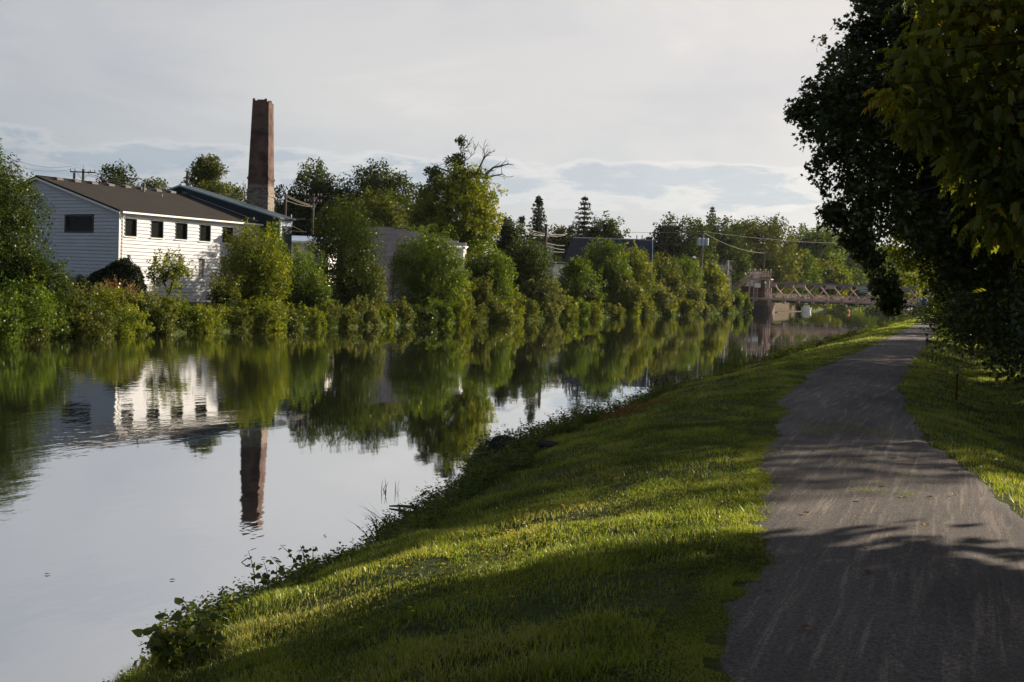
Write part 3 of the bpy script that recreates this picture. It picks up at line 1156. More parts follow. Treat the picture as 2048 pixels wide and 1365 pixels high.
def gambrel_roof():
    d = 172.0
    cx, cy = col_xy(1210, d)
    e = empty('gambrel_barn', (cx, cy, 1.4), 'large building under a dark slate grey gambrel roof rising over the bank trees', 'building', None, YAW - 0.10)
    x0, x1 = (1119 - 1210) / F * d, (1300 - 1210) / F * d
    z1, z2, z3 = zat(1210, 473, d) - 1.4, zat(1210, 520, d) - 1.4, zat(1210, 548, d) - 1.4
    prof = [(-1.2, z3), (0.2, z2), (3.2, z1 - .3), (6.0, z1), (8.8, z1 - .3), (12.0, z2), (13, z3)]
    mb = MB()
    for x, ins in ((x0, 0.0), (x1, 0.0)):
        mb.v += [(x + (1.6 * (z - z3) / (z1 - z3) if x == x0 else 0), y, z) for y, z in prof]
    n = len(prof)
    for i in range(n - 1):
        mb.f.append((i, n + i, n + i + 1, i + 1))
    mb.f.append(tuple(range(n)))
    mb.f.append(tuple(range(2 * n - 1, n - 1, -1)))
    mb.obj('roof', M_NAVY, e)
    MB().box(x0 + .4, x1 - .3, 0, 12, 0, z3 + .1).obj('wall', M_SIDING, e)
    tr = MB()
    for i in range(n - 1):
        tr.bar((x1 + .1, prof[i][0], prof[i][1]), (x1 + .1, prof[i + 1][0], prof[i + 1][1]), .12, .16)
    tr.obj('rake_trim', M_EDGE, e)
    MB().box(x1 - .9, x1 + .1, 5.4, 6.6, z1 - .2, z1 + .35).obj('chimney', M_NAVY, e)
    for u in (.83, .89):
        x = x0 + (x1 - x0) * u
        MB().tube([(x, 6, z1 - .1), (x, 6, z1 + .6)], .09, 6).obj('vent_pipe', M_STEEL, e)


gambrel_roof()


def block_building():
    d = 113.0
    cx, cy = col_xy(765, d)
    base = 1.4
    e = empty('block_building', (cx, cy, base), 'grey painted concrete block building with stepped parapet between the bank shrubs', 'building', None, YAW - 0.02)

    def X(px):
        return (px - 765) / F * d

    def Z(px, py):
        return zat(px, py, d) - base
    steps = [(735, 452), (786, 457), (807, 460.5), (833, 464), (852, 467.5), (870, 471), (886, 475), (900, 479.5), (914, 483.5), (929.5, 488)]
    prev = steps[0][0]
    for i in range(1, len(steps)):
        px, py = steps[i]
        MB().box(X(prev), X(px) - .01, 0, .3, 0, Z(px, py)).obj('parapet_step', M_CMU, e)
        MB().box(X(prev), X(px) - .01, -.02, .32, Z(px, py), Z(px, py) + .06).obj('coping', M_CMU, e)
        prev = px
    # sunlit low wing with a pale eave on the right
    MB().box(X(872), X(930), -3.6, -.03, 0, Z(900, 500)).obj('wing_wall', M_TRIM, e)
    vs = [(X(866), -4.0, Z(900, 499)), (X(934), -4.0, Z(934, 498)), (X(934), 0.0, Z(930, 493)), (X(866), 0.0, Z(890, 490))]
    MB().add(vs + [(a, b, c - .16) for a, b, c in vs], [(0, 1, 2, 3), (7, 6, 5, 4), (0, 4, 5, 1), (1, 5, 6, 2), (2, 6, 7, 3), (3, 7, 4, 0)]).obj('wing_roof', M_TRIM, e)
    MB().box(X(735), X(928), .3, 9, 0, Z(833, 482)).obj('rear_block', M_CMU, e)
    MB().box(X(786), X(786) + .10, -.06, -.01, 0.2, Z(786, 505)).obj('downspout', M_BLACK, e)
    for k in range(6):
        zz = Z(780, 470 + k * 11)
        MB().box(X(742), X(742) + RG.uniform(1.2, 3.2), -.012, .0, zz, zz + .02).obj('cracked_joint', M_BLACK, e)


block_building()


def shed(name, px0, px1, pt, pb, d, label, roofm, wallm, rise, deep=5.0, ang=0.0, gut=True):
    cx, cy = col_xy(px0, d)
    e = empty(name, (cx, cy, 1.4), label, 'building', None, YAW + ang)
    w = (px1 - px0) / F * d
    ze = zat(px0, pb, d) - 1.4
    zr = zat(px0, pt, d) - 1.4
    MB().box(0, w, 0, deep, 0, ze).obj('wall', wallm, e)
    vs = [(-.3, -.4, ze), (w + .3, -.4, ze), (w + .3, deep + .2, zr), (-.3, deep + .2, zr)]
    MB().add(vs + [(a, b, c + .12) for a, b, c in vs], [(0, 3, 2, 1), (4, 5, 6, 7), (0, 1, 5, 4), (1, 2, 6, 5), (2, 3, 7, 6), (3, 0, 4, 7)]).obj('roof', roofm, e)
    if gut:
        MB().box(-.3, w + .3, -.55, -.41, ze - .06, ze + .10).obj('gutter', M_TRIM, e)
    return e


M_BLUEROOF = solid('blue_grey_metal_roof', (0.20, 0.27, 0.38), 0.45, 0.1, 2.0)
M_BLUE = solid('sky_blue_paint', (0.16, 0.34, 0.62), 0.5, 0.1, 2.0)
shed('low_white_building', 566, 655, 469, 484, 102.0, 'low white building with blue grey metal roof between yellow green shrub and big round bush', M_BLUEROOF, M_TRIM, 1, 5.0)
shed('grey_shed', 1062, 1104, 484, 488, 145.0, 'small flat blue grey shed beside the utility pole behind the bank shrubs', M_NAVY, M_EDGE, .3, 5.0, gut=False)
sh = shed('low_blue_building', 1090, 1140, 523, 528, 150.0, 'low building with a sky blue front seen through the gap between two shrubs', M_NAVY, M_TRIM, .3, 5.0, gut=False)
MB().box(1.0, 2.8, -.05, -.01, 0, 2.2).obj('blue_panel', M_BLUE, sh)
shed('flat_roof_building', 1380, 1462, 516, 520, 245.0, 'long low pale roofed building just showing over the far end of the shrubs', M_TRIM, M_TRIM, .3, 6.0, gut=False)


def hip_house():
    d = 251.0
    cx, cy = col_xy(1461, d)
    e = empty('hip_roof_house', (cx, cy, 1.5), 'small white house with dark hip roof beside the bridge stair tower', 'house', None, YAW + 0.05)
    s = d / F
    w = 56 * s
    ze, zr = zat(1490, 545, d) - 1.5, zat(1497, 530.5, d) - 1.5
    MB().box(0, w, 0, 6, 0, ze).obj('wall', solid('pale_stucco', (0.46, 0.45, 0.48), 0.8, 0.08, 1.0), e)
    a = .4
    MB().add([(-a, -a, ze), (w + a, -a, ze), (w + a, 6 + a, ze), (-a, 6 + a, ze), (w * .56, 2.6, zr), (w * .56, 3.4, zr)],
             [(0, 1, 4), (1, 2, 5, 4), (2, 3, 5), (3, 0, 4, 5), (0, 3, 2, 1)]).obj('roof', M_NAVY, e)
    MB().box(-a, w + a, -a - .04, -a, ze - .16, ze + .05).obj('fascia', M_TRIM, e)
    for px, py0, py1, pw in ((1469, 549, 560, 5.5), (1499, 549, 560, 7)):
        x, z0, z1 = (px - 1461) * s, zat(px, py1, d) - 1.5, zat(px, py0, d) - 1.5
        f = MB().box(x - .12, x, -.05, -.01, z0, z1).box(x + pw * s, x + pw * s + .12, -.05, -.01, z0, z1)
        f.box(x, x + pw * s, -.05, -.01, z0 - .1, z0).box(x, x + pw * s, -.05, -.01, z1, z1 + .1).box(x, x + pw * s, -.05, -.01, (z0 + z1) / 2 - .04, (z0 + z1) / 2 + .04)
        wd = f.obj('window', M_TRIM, e)
        MB().box(x, x + pw * s, -.02, -.005, z0, z1).obj('pane', M_GLASS, wd)


hip_house()

# ------------------------------------------------------------------ the lift bridge
M_PINK = solid('buff_pink_bridge_paint', (0.34, 0.235, 0.20), 0.6, 0.2, 0.8)
M_GREY = solid('weathered_grey_green_paint', (0.135, 0.13, 0.115), 0.65, 0.2, 0.8)
M_ROSE = solid('rose_brown_rail_paint', (0.19, 0.115, 0.098), 0.6, 0.2, 1.0)
M_DARKST = solid('dark_bridge_steel', (0.035, 0.032, 0.034), 0.7, 0.2, 1.0)
M_CONC = solid('abutment_concrete', (0.085, 0.062, 0.055), 0.9, 0.25, 0.7, bumpd=0.02)
M_STONE = solid('tan_stone_wall', (0.070, 0.054, 0.034), 0.9, 0.35, 1.2, stretch=(1, 1, 2), bumpd=0.04)
BY, BW = 242.0, 7.0
BX0, BX1 = -41.5, -4.5


def bridge():
    e = empty('truss_bridge', (BX0, BY, 0), 'low pinkish steel lift bridge with truss sides and lattice railing crossing the canal', 'bridge')
    Lb = BX1 - BX0
    zd, ztc = 3.05, 6.75
    MB().box(-3, Lb + 6, .05, BW, zd - .62, zd - .06).obj('deck', M_DARKST, e)
    MB().box(-3, Lb + 6, -.12, .04, zd - .30, zd + .10).obj('fascia_girder', M_ROSE, e)
    MB().box(-3, Lb + 6, -1.5, -.14, zd - .10, zd).obj('sidewalk', M_PINK, e)
    MB().box(-3, Lb + 6, -1.62, -1.51, zd - .32, zd + .06).obj('sidewalk_edge', M_PINK, e)
    np_ = 6
    pl = Lb / np_
    for row, y in ((0, 0.15), (1, BW - .15)):
        MB().box(0, Lb, y - .16, y + .16, ztc - .46, ztc).obj('top_chord', M_GREY, e)
        MB().box(0, Lb, y - .12, y + .12, zd + .02, zd + .30).obj('bottom_chord', M_PINK, e)
        for i in range(np_):
            o_ = 2.7 * row
            xb0, xt, xb1 = i * pl + o_, (i + .5) * pl + o_, (i + 1) * pl + o_
            for xa in (xb0, xb1):
                MB().bar((xa, y, zd + .25), (xt + (.45 if xa > xt else -.45), y, ztc - .5), .18, .44, up=(0, 1, 0)).obj('diagonal', M_PINK, e)
            MB().box(xt - .95, xt + .95, y - .185, y + .185, ztc - 1.15, ztc - .40).obj('gusset_plate', M_PINK if row == 0 else M_GREY, e)
            MB().box(xb0 - .45, xb0 + .45, y - .13, y + .13, zd + .28, zd + .75).obj('gusset_plate', M_PINK, e)
    # lattice railing on the near sidewalk
    y = -1.55
    MB().box(-3, Lb + 6, y - .04, y + .04, zd + 1.22, zd + 1.32).obj('handrail', M_ROSE, e)
    MB().box(-3, Lb + 6, y - .03, y + .03, zd + .14, zd + .20).obj('bottom_rail', M_PINK, e)
    n = int((Lb + 9) / 3.0)
    for i in range(n + 1):
        x = -3 + i * 3.0
        MB().box(x - .07, x + .07, y - .07, y + .07, zd - .3, zd + 1.36).obj('rail_post', M_ROSE, e)
        MB().add([(x - .28, y + .2, zd - .75), (x + .28, y + .2, zd - .75), (x + .28, y - .1, zd - .3), (x - .28, y - .1, zd - .3),
                  (x - .28, 0, zd - .75), (x + .28, 0, zd - .75), (x + .28, 0, zd - .3), (x - .28, 0, zd - .3)],
                 [(0, 1, 2, 3), (7, 6, 5, 4), (0, 4, 5, 1), (1, 5, 6, 2), (2, 6, 7, 3), (3, 7, 4, 0)]).obj('bracket', M_PINK, e)
    lat = MB()
    s = 0.62
    k = int((Lb + 9) / (s / 2))
    for i in range(k):
        x = -3 + i * s / 2
        for sg in (-1, 1):
            xa, xb = (x, x + s) if sg > 0 else (x + s, x)
            lat.bar((xa, y + .01 * sg, zd + .2), (xb, y + .01 * sg, zd + 1.22), .02, .10, up=(0, 1, 0))
    props(lat.obj('lattice_panel', M_ROSE, e), kind='stuff')
    far = lat.obj('lattice_panel', M_ROSE, e)
    for i in range(12):
        MB().box(-2 + i * 3.4, .6 + i * 3.4, -1.50, -1.42, zd + .01, zd + .16).obj('glint_strip', M_TRIM, e)  # white strips standing in for glints along the deck line
    far.location = (0, BW + 3.1, 0)
    props(far, kind='stuff')
    MB().box(-3, Lb + 6, BW + .02, BW + 1.6, zd - .3, zd).obj('sidewalk', M_PINK, e)
    MB().box(-3, Lb + 6, BW + 1.5, BW + 1.58, zd + 1.22, zd + 1.32).obj('handrail', M_ROSE, e)
    for i in range(9):
        x = 1.5 + i * 4.2
        MB().box(x - .18, x + .18, .2, BW - .2, zd - .95, zd - .62).obj('floor_beam', M_DARKST, e)


bridge()


def sign():
    d = 225.0
    s = d / F
    e = empty('green_name_sign', (BX0 + 22.35, BY - .42, 5.55), 'green place name sign with white lettering fixed to the bridge truss', 'sign')
    w, h = 1.05, .42
    MB().box(-w, w, -.03, .03, -h, h).obj('panel', solid('sign_green', (0.004, 0.16, 0.105), 0.5, 0.05, 1.0), e)
    cu = bpy.data.curves.new('lettering', 'FONT')
    cu.body = 'Gasport'
    cu.size = 0.52
    cu.extrude = 0.006
    cu.align_x, cu.align_y = 'CENTER', 'CENTER'
    tmp = bpy.data.objects.new('lettering_curve', cu)
    COL.objects.link(tmp)
    me = bpy.data.meshes.new_from_object(tmp.evaluated_get(bpy.context.evaluated_depsgraph_get()))
    bpy.data.objects.remove(tmp)
    t = bpy.data.objects.new('lettering', me)
    COL.objects.link(t)
    t.parent = e
    t.location = (0, -.045, 0.02)
    t.rotation_euler = (PI / 2, 0, 0)
    me.materials.clear()
    me.materials.append(solid('sign_white', (0.55, 0.62, 0.58), 0.5, 0.02, 1.0))
    fr = MB()
    for b in ((-w, w, h - .05, h), (-w, w, -h, -h + .05)):
        fr.box(b[0], b[1], -.05, -.031, b[2], b[3])
    fr.obj('border', M_TRIM, e)


sign()


def tower():
    e = empty('stair_tower', (BX0, BY - 2.2, 0), 'pinkish steel stair tower with railed platform at the left end of the bridge', 'tower')
    zd, zp = 3.05, 7.1
    x0, x1, y0, y1 = -.2, 3.0, -.6, 2.0
    for x in (x0, x1):
        for y in (y0, y1):
            MB().box(x - .13, x + .13, y - .13, y + .13, 1.5, zp).obj('column', M_PINK, e)
    lac = MB()
    for y in (y0, y1):
        for i in range(8):
            za = 2.9 + i * .54
            for xa, xb in ((x0 + .1, x0 + .75), (x1 - .75, x1 - .1)):
                lac.bar((xa, y, za), (xb, y, za + .54), .05)
                lac.bar((xb, y, za), (xa, y, za + .54), .05)
    for xx in (x0 + .78, x1 - .78):
        for y in (y0, y1):
            lac.box(xx - .09, xx + .09, y - .09, y + .09, 2.6, zp)
    props(lac.obj('lacing', M_PINK, e), kind='stuff')
    MB().box(x0 - 1.0, x1 + .4, y0 - .5, y1 + .4, zp, zp + .22).obj('platform', M_PINK, e)
    for i in range(9):
        x = x0 - .9 + i * (x1 - x0 + 1.2) / 8
        p = MB().box(x - .05, x + .05, y0 - .5, y0 - .4, zp + .2, zp + 2.0)
        p.obj('rail_post', M_PINK, e)
        if i % 2 == 0:
            MB().box(x - .10, x + .10, y0 - .56, y0 - .34, zp + 2.0, zp + 2.2).obj('post_cap', M_TRIM, e)
    rl = MB()
    for z in (zp + .9, zp + 1.7):
        rl.box(x0 - 1, x1 + .4, y0 - .48, y0 - .42, z, z + .08)
        rl.box(x0 - 1, x1 + .4, y1 + .32, y1 + .38, z, z + .08)
    for i in range(8):
        x = x0 - .9 + i * (x1 - x0 + 1.2) / 8
        w = (x1 - x0 + 1.2) / 8
        rl.bar((x, y0 - .45, zp + .3), (x + w, y0 - .45, zp + 1.7), .05)
        rl.bar((x + w, y0 - .45, zp + .3), (x, y0 - .45, zp + 1.7), .05)
    rl.obj('platform_railing', M_PINK, e)
    # stair flight running down to the left
    xa, za, xb, zb = x0 - .9, zp, x0 - 6.3, 3.4
    for y in (y0 - .45, y0 + .65):
        MB().bar((xa, y, za), (xb, y, zb), .12, .38).obj('stringer', M_PINK, e)
    ns = 20
    for i in range(ns):
        f = (i + .5) / ns
        x, z = xa + (xb - xa) * f, za + (zb - za) * f
        MB().box(x - .15, x + .15, y0 - .38, y0 + .58, z - .02, z + .05).obj('tread', M_ROSE, e)
    hr = MB()
    hr.bar((xa, y0 - .45, za + 1.15), (xb, y0 - .45, zb + 1.15), .08)
    hr.bar((xa, y0 - .45, za + .7), (xb, y0 - .45, zb + .7), .06)
    for i in range(12):
        f = i / 11
        x, z = xa + (xb - xa) * f, za + (zb - za) * f
        hr.box(x - .035, x + .035, y0 - .48, y0 - .42, z, z + 1.15)
    hr.obj('stair_railing', M_PINK, e)
    MB().box(-1.3, -1.0, y0, y0 + .3, 1.5, 6.3).obj('column', M_PINK, e)
    MB().box(-3.4, 2.2, 1.4, 3.5, 1.2, 5.6).obj('machinery_house', solid('red_brown_shed', (0.10, 0.045, 0.035), 0.9, 0.25, 1.0), e)
    s = MB().box(.05, .75 + .55, y0 - .75, y0 - .68, 5.35, 6.25).obj('notice_board', M_TRIM, e)
    fl = MB().tube([(2.3, y0 - .7, 6.3), (2.3, y0 - .7, 6.75)], [.32, .10], 10)
    fl.obj('floodlight', M_TRIM, e)


tower()
ab = empty('bridge_abutment', (BX0, BY, 0), 'dark concrete pier under the left end of the bridge', 'pier')
MB().box(-6, 2.9, -1.4, 7.4, -1.5, 2.38).obj('pier_block', M_CONC, ab)
MB().box(-6, 2.1, -2.4, -1.41, -1.5, 1.5).obj('footing', M_DARKST, ab)
wl = empty('stone_wall', (BX0, BY + 8, 0), 'low tan stone canal wall seen under the bridge past the pier', 'wall')
for r in range(4):
    for k in range(15):
        x = .4 + .02 * k
        jit = RG.uniform(-.05, .05)
        MB().box(x + jit * .3, x + .9, 2.0 + k * 3.4 + (r % 2) * 1.5, 2.0 + k * 3.4 + 3.3 + (r % 2) * 1.5, .12 + r * .5, .12 + r * .5 + .48).obj('stone', M_STONE, wl)
MB().box(.3, 3.2, 1.0, 58, -.3, .10).obj('ledge', M_STONE, wl)
MB().box(-.6, .39, 1.0, 58, -1, 2.0).obj('backing', M_CONC, wl)

# boat beyond the bridge


def boat(px, d, ln, label, hullm):
    x, y = col_xy(px, d)
    e = empty('moored_boat', (x, y, 0), label, 'boat', None, rad(96))
    n = 9
    mb = MB()
    for i in range(n):
        u = i / (n - 1)
        w = 1.35 * (1 - max(0, (u - .45) / .55) ** 2.2) * (0.9 + .1 * min(1, u * 4)) + .04
        x0 = (u - .5) * ln
        z = .95 + .35 * u * u
        mb.v += [(x0, -w, z), (x0, -w * .72, -.2), (x0, w * .72, -.2), (x0, w, z)]
    for i in range(n - 1):
        for k in range(3):
            mb.f.append((i * 4 + k, i * 4 + k + 1, i * 4 + 5 + k, i * 4 + 4 + k))
        mb.f.append((i * 4 + 3, i * 4, i * 4 + 4, i * 4 + 7))
    mb.f.append((0, 1, 2, 3))
    mb.f.append((n * 4 - 1, n * 4 - 2, n * 4 - 3, n * 4 - 4))
    mb.obj('hull', hullm, e)
    MB().add([(-1.9, -.95, .95), (1.2, -.9, .98), (1.2, .9, .98), (-1.9, .95, .95), (-1.7, -.8, 1.6), (.5, -.75, 1.6), (.5, .75, 1.6), (-1.7, .8, 1.6)],
             [(0, 3, 2, 1), (4, 5, 6, 7), (0, 1, 5, 4), (1, 2, 6, 5), (2, 3, 7, 6), (3, 0, 4, 7)]).obj('cabin', M_TRIM, e)
    MB().box(-1.5, .4, -.92, -.86, 1.15, 1.45).box(-1.5, .4, .86, .92, 1.15, 1.45).obj('cabin_window', M_GLASS, e)


boat(1614, 290.0, 7.0, 'small white cabin boat moored by the left bank under the bridge', solid('white_gelcoat', (0.62, 0.63, 0.66), 0.3, 0.05, 1.0))
x, y = col_xy(1698, 292.0)
e = empty('red_buoy', (x, y, 0), 'small red channel buoy floating beyond the bridge', 'buoy')
RED = solid('red_buoy_paint', (0.50, 0.03, 0.04), 0.5, 0.1, 1.0)
MB().tube([(0, 0, -.3), (0, 0, .3), (0, 0, .7), (0, 0, 1.0)], [.36, .38, .28, .10], 10).obj('float', RED, e)
MB().tube([(0, 0, .5), (0, 0, .58)], [.36, .34], 10).obj('band', M_TRIM, e)

M_PBLUE = solid('blue_mooring_paint', (0.012, 0.055, 0.30), 0.5, 0.15, 1.0)
for px, d, zt, lab in ((1840.5, 212, 4.0, 'blue steel mooring post at the water, left of the pair'), (1850.5, 210, 4.15, 'blue steel mooring post at the water, right of the pair'),
                       (1858, 206, 2.35, 'short pale blue locker box beside the blue mooring posts')):
    x, y = col_xy(px, d)
    zg = float(ground_z(x, y))
    e = empty('mooring_post', (x, y, min(zg, .2) - .4), lab, 'post', 'blue mooring posts by the bridge')
    if 'locker' in lab:
        e.name = 'blue_locker'
        e['category'] = 'box'
        del e['group']
        MB().box(-.35, .35, -.35, .35, 0, 1.5 + .6).obj('body', M_BLUE, e)
        MB().box(-.4, .4, -.4, .4, 2.1, 2.2).obj('lid', M_PBLUE, e)
    else:
        MB().tube([(0, 0, 0), (0, 0, 1.7)], .30, 10).obj('pile', M_DARKST, e)
        MB().tube([(0, 0, 1.7), (0, 0, zt + .3)], .24, 10).obj('sleeve', M_PBLUE, e)
        MB().tube([(0, 0, zt + .3), (0, 0, zt + .45)], [.27, .05], 10).obj('cap', M_EDGE, e)

# ------------------------------------------------------------------ utility poles and wires


def pole(px, d, py_top, label, cross=None, box=False, lamp=False, m=None, r=.13, rz=0.0, lean=0.0):
    x, y = col_xy(px, d)
    e = empty('utility_pole', (x, y, 1.4), label, 'pole', None, YAW + rz)
    h = zat(px, py_top, d) - 1.4
    MB().tube([(0, 0, 0), (lean, 0, h)], [r * 1.25, r], 8).obj('post', m or M_POLE, e)
    if cross:
        for k, (zo, half) in enumerate(cross):
            z = h - zo
            MB().bar((-half, -.18, z + .0), (half, -.18, z), .10, .12).obj('crossarm', M_POLED, e)
            for s in (-1, 1):
                MB().bar((s * half * .5, -.2, z), (s * .05, -.14, z - .75), .035).obj('brace', M_STEEL, e)
            for s in (-.95, -.6, .6, .95):
                MB().tube([(s * half, -.18, z + .06), (s * half, -.18, z + .16), (s * half, -.18, z + .30)], [.03, .075, .05], 6).obj('insulator', M_PORC, e)
    if box:
        for s in (-1, 0, 1):
            MB().tube([(s * .75, -.5, h - 2.6), (s * .75, -.5, h - 2.5), (s * .75, -.5, h - 1.35), (s * .75, -.5, h - 1.2)], [.25, .34, .34, .2], 10).obj('transformer', M_EDGE, e)
        MB().bar((-1.1, -.15, h - 1.9), (1.1, -.15, h - 1.9), .12).obj('mounting_arm', M_STEEL, e)
    if lamp:
        MB().tube([(0, 0, h - 5.3), (-.7, -.2, h - 4.9), (-1.5, -.3, h - 4.8)], .05, 6).obj('lamp_arm', M_STEEL, e)
        MB().tube([(-1.5, -.3, h - 5.0), (-1.5, -.3, h - 4.85), (-1.5, -.3, h - 4.6)], [.36, .34, .1], 10).obj('lamp_head', M_TRIM, e)
    return e


P1 = pole(163, 112, 340, 'utility pole with a wooden crossarm standing behind the white building roof', cross=[(.32, 1.25)], rz=.1)
MB().tube([(0, 0, zat(163, 340, 112) - 1.5), (0, 0, zat(163, 331, 112) - 1.4)], .035, 6).obj('lightning_rod', M_STEEL, P1)
P2 = pole(145, 108, 347, 'short dark pole stub just left of the crossarm pole over the roof', m=M_POLED, r=.12)
P3 = pole(370, 118, 343, 'plain slender dark pole above the peak of the green roof', m=M_POLED, r=.12)
P4 = pole(567, 112, 396, 'bare grey utility pole right of the brick smokestack', r=.11)
P5 = pole(622, 118, 389, 'utility pole with crowded crossarms and transformer behind the big round bush', cross=[(.25, .9), (.9, .9)], r=.13)
MB().tube([(-.7, -.4, 5.3), (-.7, -.4, 6.4)], .3, 10).obj('transformer', M_EDGE, P5)
P6 = pole(1087.5, 132, 449, 'grey utility pole carrying sagging wires in front of the spruces', r=.17)
P7 = pole(1400, 205, 464, 'utility pole with three transformer cans and a street lamp over the far shrubs', cross=[(.2, 1.1)], box=True, lamp=True, r=.2)
P8 = pole(1525, 238, 502, 'slim grey pole behind the bridge stair tower', r=.13)
P9 = pole(1453.5, 232, 521, 'slim white post above the shrubs left of the small white house', m=M_TRIM, r=.09)
P10 = pole(579, 100, 430, 'thin steel mast with a small cap left of the transformer pole', m=M_STEEL, r=.05)


def wire(a, b, sag, label, group, r=.022, m=None, n=10):
    """a, b = (px, py, depth)"""
    (pa, ya, da), (pb, yb, db) = a, b
    xa, y_a = col_xy(pa, da)
    xb, y_b = col_xy(pb, db)
    A, B = Vector((xa, y_a, zat(pa, ya, da))), Vector((xb, y_b, zat(pb, yb, db)))
    pts = [A.lerp(B, t / n) - Vector((0, 0, 4 * sag * (t / n) * (1 - t / n))) for t in range(n + 1)]
    me = MB().tube([p - A for p in pts], r, 4)
    o = me.obj('power_line', m or M_WIRE)
    o.location = A
    props(o, label, 'wire', group)


G1 = 'wires sagging past the brick smokestack'
for (ya, yb, s, w_) in ((344.5, 391, .4, 'topmost'), (349, 394, .55, 'middle'), (352, 399, .6, 'lowest')):
    wire((172, ya, 112), (490, yb, 112), s, w_ + ' of three sunlit wires sagging behind the white building roof towards the smokestack', G1, .021)
for (ya, yb, w_) in ((393, 391, 'upper'), (396.5, 400, 'middle'), (402.5, 399, 'lower')):
    wire((540, ya, 112), (568, yb, 112), .02, w_ + ' short wire between the smokestack and the bare grey pole', G1, .021)
for (ya, yb, w_) in ((391, 412, 'upper'), (394, 414, 'middle'), (402, 415, 'lower')):
    wire((568, ya, 112), (622, yb, 118), .12, w_ + ' wire descending from the bare grey pole to the crowded transformer pole', G1, .021)
wire((561, 440, 100), (607, 438.5, 100), .03, 'bright wire leaving the right corner of the green roof', None, .026)
wire((568, 444, 100), (604, 463, 100), .06, 'slanting service wire right of the green roof', None, .02)
wire((579, 462, 100), (610, 464.5, 100), .01, 'pale horizontal pipe above the low white building', None, .035)
wire((780, 452.5, 110), (838, 455.5, 112), .1, 'bright wire left half of the dip over the grey block building', None, .024)
wire((838, 455.5, 112), (866, 448, 112), .05, 'bright wire rising to the big tree over the grey block building', None, .024)
for (ya, yb, s, n_) in ((410, 409, .0, 'upper'), (413, 412, .03, 'middle'), (416.5, 416.5, .06, 'lower')):
    wire((780, ya, 118), (812, yb, 118), s, n_ + ' of three short bright wires left of the big tree with dead branches', 'three wires left of the big tree', .021)
for (ya, yb, s, w_) in ((446, 443, .05, 'upper'), (448.5, 446.5, .05, 'middle'), (452, 449, .08, 'lower')):
    wire((975, ya, 125), (1028, yb, 125), s, w_ + ' nearly level wire leaving the right side of the veteran tree', 'wires left of the grey utility pole', .024)
for (ya, yb, s, w_) in ((443, 468, .3, 'upper'), (446.5, 471, .35, 'middle'), (449, 472, .45, 'lower')):
    wire((1028, ya, 125), (1087, yb, 132), s, w_ + ' wire sagging down past the spruces to the grey utility pole', 'wires left of the grey utility pole', .024)
for (ya, yb, s, w_) in ((468, 469, .1, 'topmost'), (471, 471, .15, 'second'), (486, 492, .1, 'third'), (491, 500, .12, 'fourth'), (500, 505, .1, 'lowest')):
    wire((1088, ya, 132), (1126, yb, 150), s, w_ + ' wire from the grey utility pole right towards the slate roof', 'wires right of the grey utility pole', .026)
wire((1170, 461, 190), (1398, 464, 205), .3, 'long thin cable from the slate roof to the transformer pole', None, .03, M_BLACK)
wire((1400, 464, 205), (1700, 487, 300), .6, 'long thin cable running right from the transformer pole over the bridge', None, .035, M_BLACK)
wire((1403, 467, 205), (1525, 507, 238), .8, 'sagging cable from the transformer pole to the slim grey pole', None, .03)
for k in range(6):
    wire((1532, 521 + 6.5 * k, 262), (1900, 540 + 8 * k, 262), .9, ('topmost', 'second', 'third', 'fourth', 'fifth', 'lowest')[k] + ' dark cable strung over the canal behind the bridge truss', 'cables over the canal beyond the bridge', .03, M_BLACK)
wire((0, 313, 70), (148, 331, 112), .5, 'thin overhead line crossing the open sky to the crossarm pole, upper', None, .012, M_BLACK)
wire((0, 325, 70), (150, 336.5, 112), .5, 'thin overhead line crossing the open sky to the crossarm pole, lower', None, .012, M_BLACK)

# ------------------------------------------------------------------ trees and shrubs on the far bank
SEED = [100]


def nxt():
    SEED[0] += 1
    return SEED[0]


def far_plant(px, ytop, wpx, label, off=2.0, d=None, name='shrub', cat='shrub', mat='green', fill=1.0, leaf=None, depth=0.85, group=None, shoot=0, low=0.0, nl=14,
              parts=('stem', 'foliage'), zmin=None, lobe=.5, inner=.55, sl=(.5, 1.3), limbs=6, hang=None, dens=1.0):
    d = bank_d(px, off) if d is None else d
    x, y = col_xy(px, d)
    z0 = float(ground_z(x, y)) if zmin is None else zmin
    H = zat(px, ytop, d) - z0
    rw = wpx / F * d / 2 * (1.04 if cat == 'tree' else 1.10)
    lw = low if cat == 'tree' else low - .28
    rz = H * (0.5 - lw / 2)
    zc = H - rz
    leaf = leaf or max(0.115, (0.0021 if cat == 'tree' else 0.0017) * d)
    rv = np.random.default_rng(SEED[0] * 7 + 3)
    if (nl, lobe, inner) in ((14, .5, .55), (12, .42, .6)):
        nl, lobe, inner = int(rv.integers(7, 18)), rv.uniform(.34, .56), rv.uniform(.5, .74)
    area = 4 * (rw * rz) + rw * rw
    n_leaf = dens * fill * (8.0 if cat == 'tree' else 6.5) * area / (leaf * leaf * 0.42)
    n_leaf = min(n_leaf, 30000)
    per = 26
    return broadleaf(name, (x, y, z0), H, (rw, rw * depth, rz), label, cat, mat, nxt(), int(n_leaf / per), per, leaf, nl, group, zc,
                     shoot=shoot, shoot_len=sl, parts=parts, lobe=lobe, inner=inner, limbs=limbs, spread=0.026 * (rw + rz) + leaf * .45, zlow=-0.95)


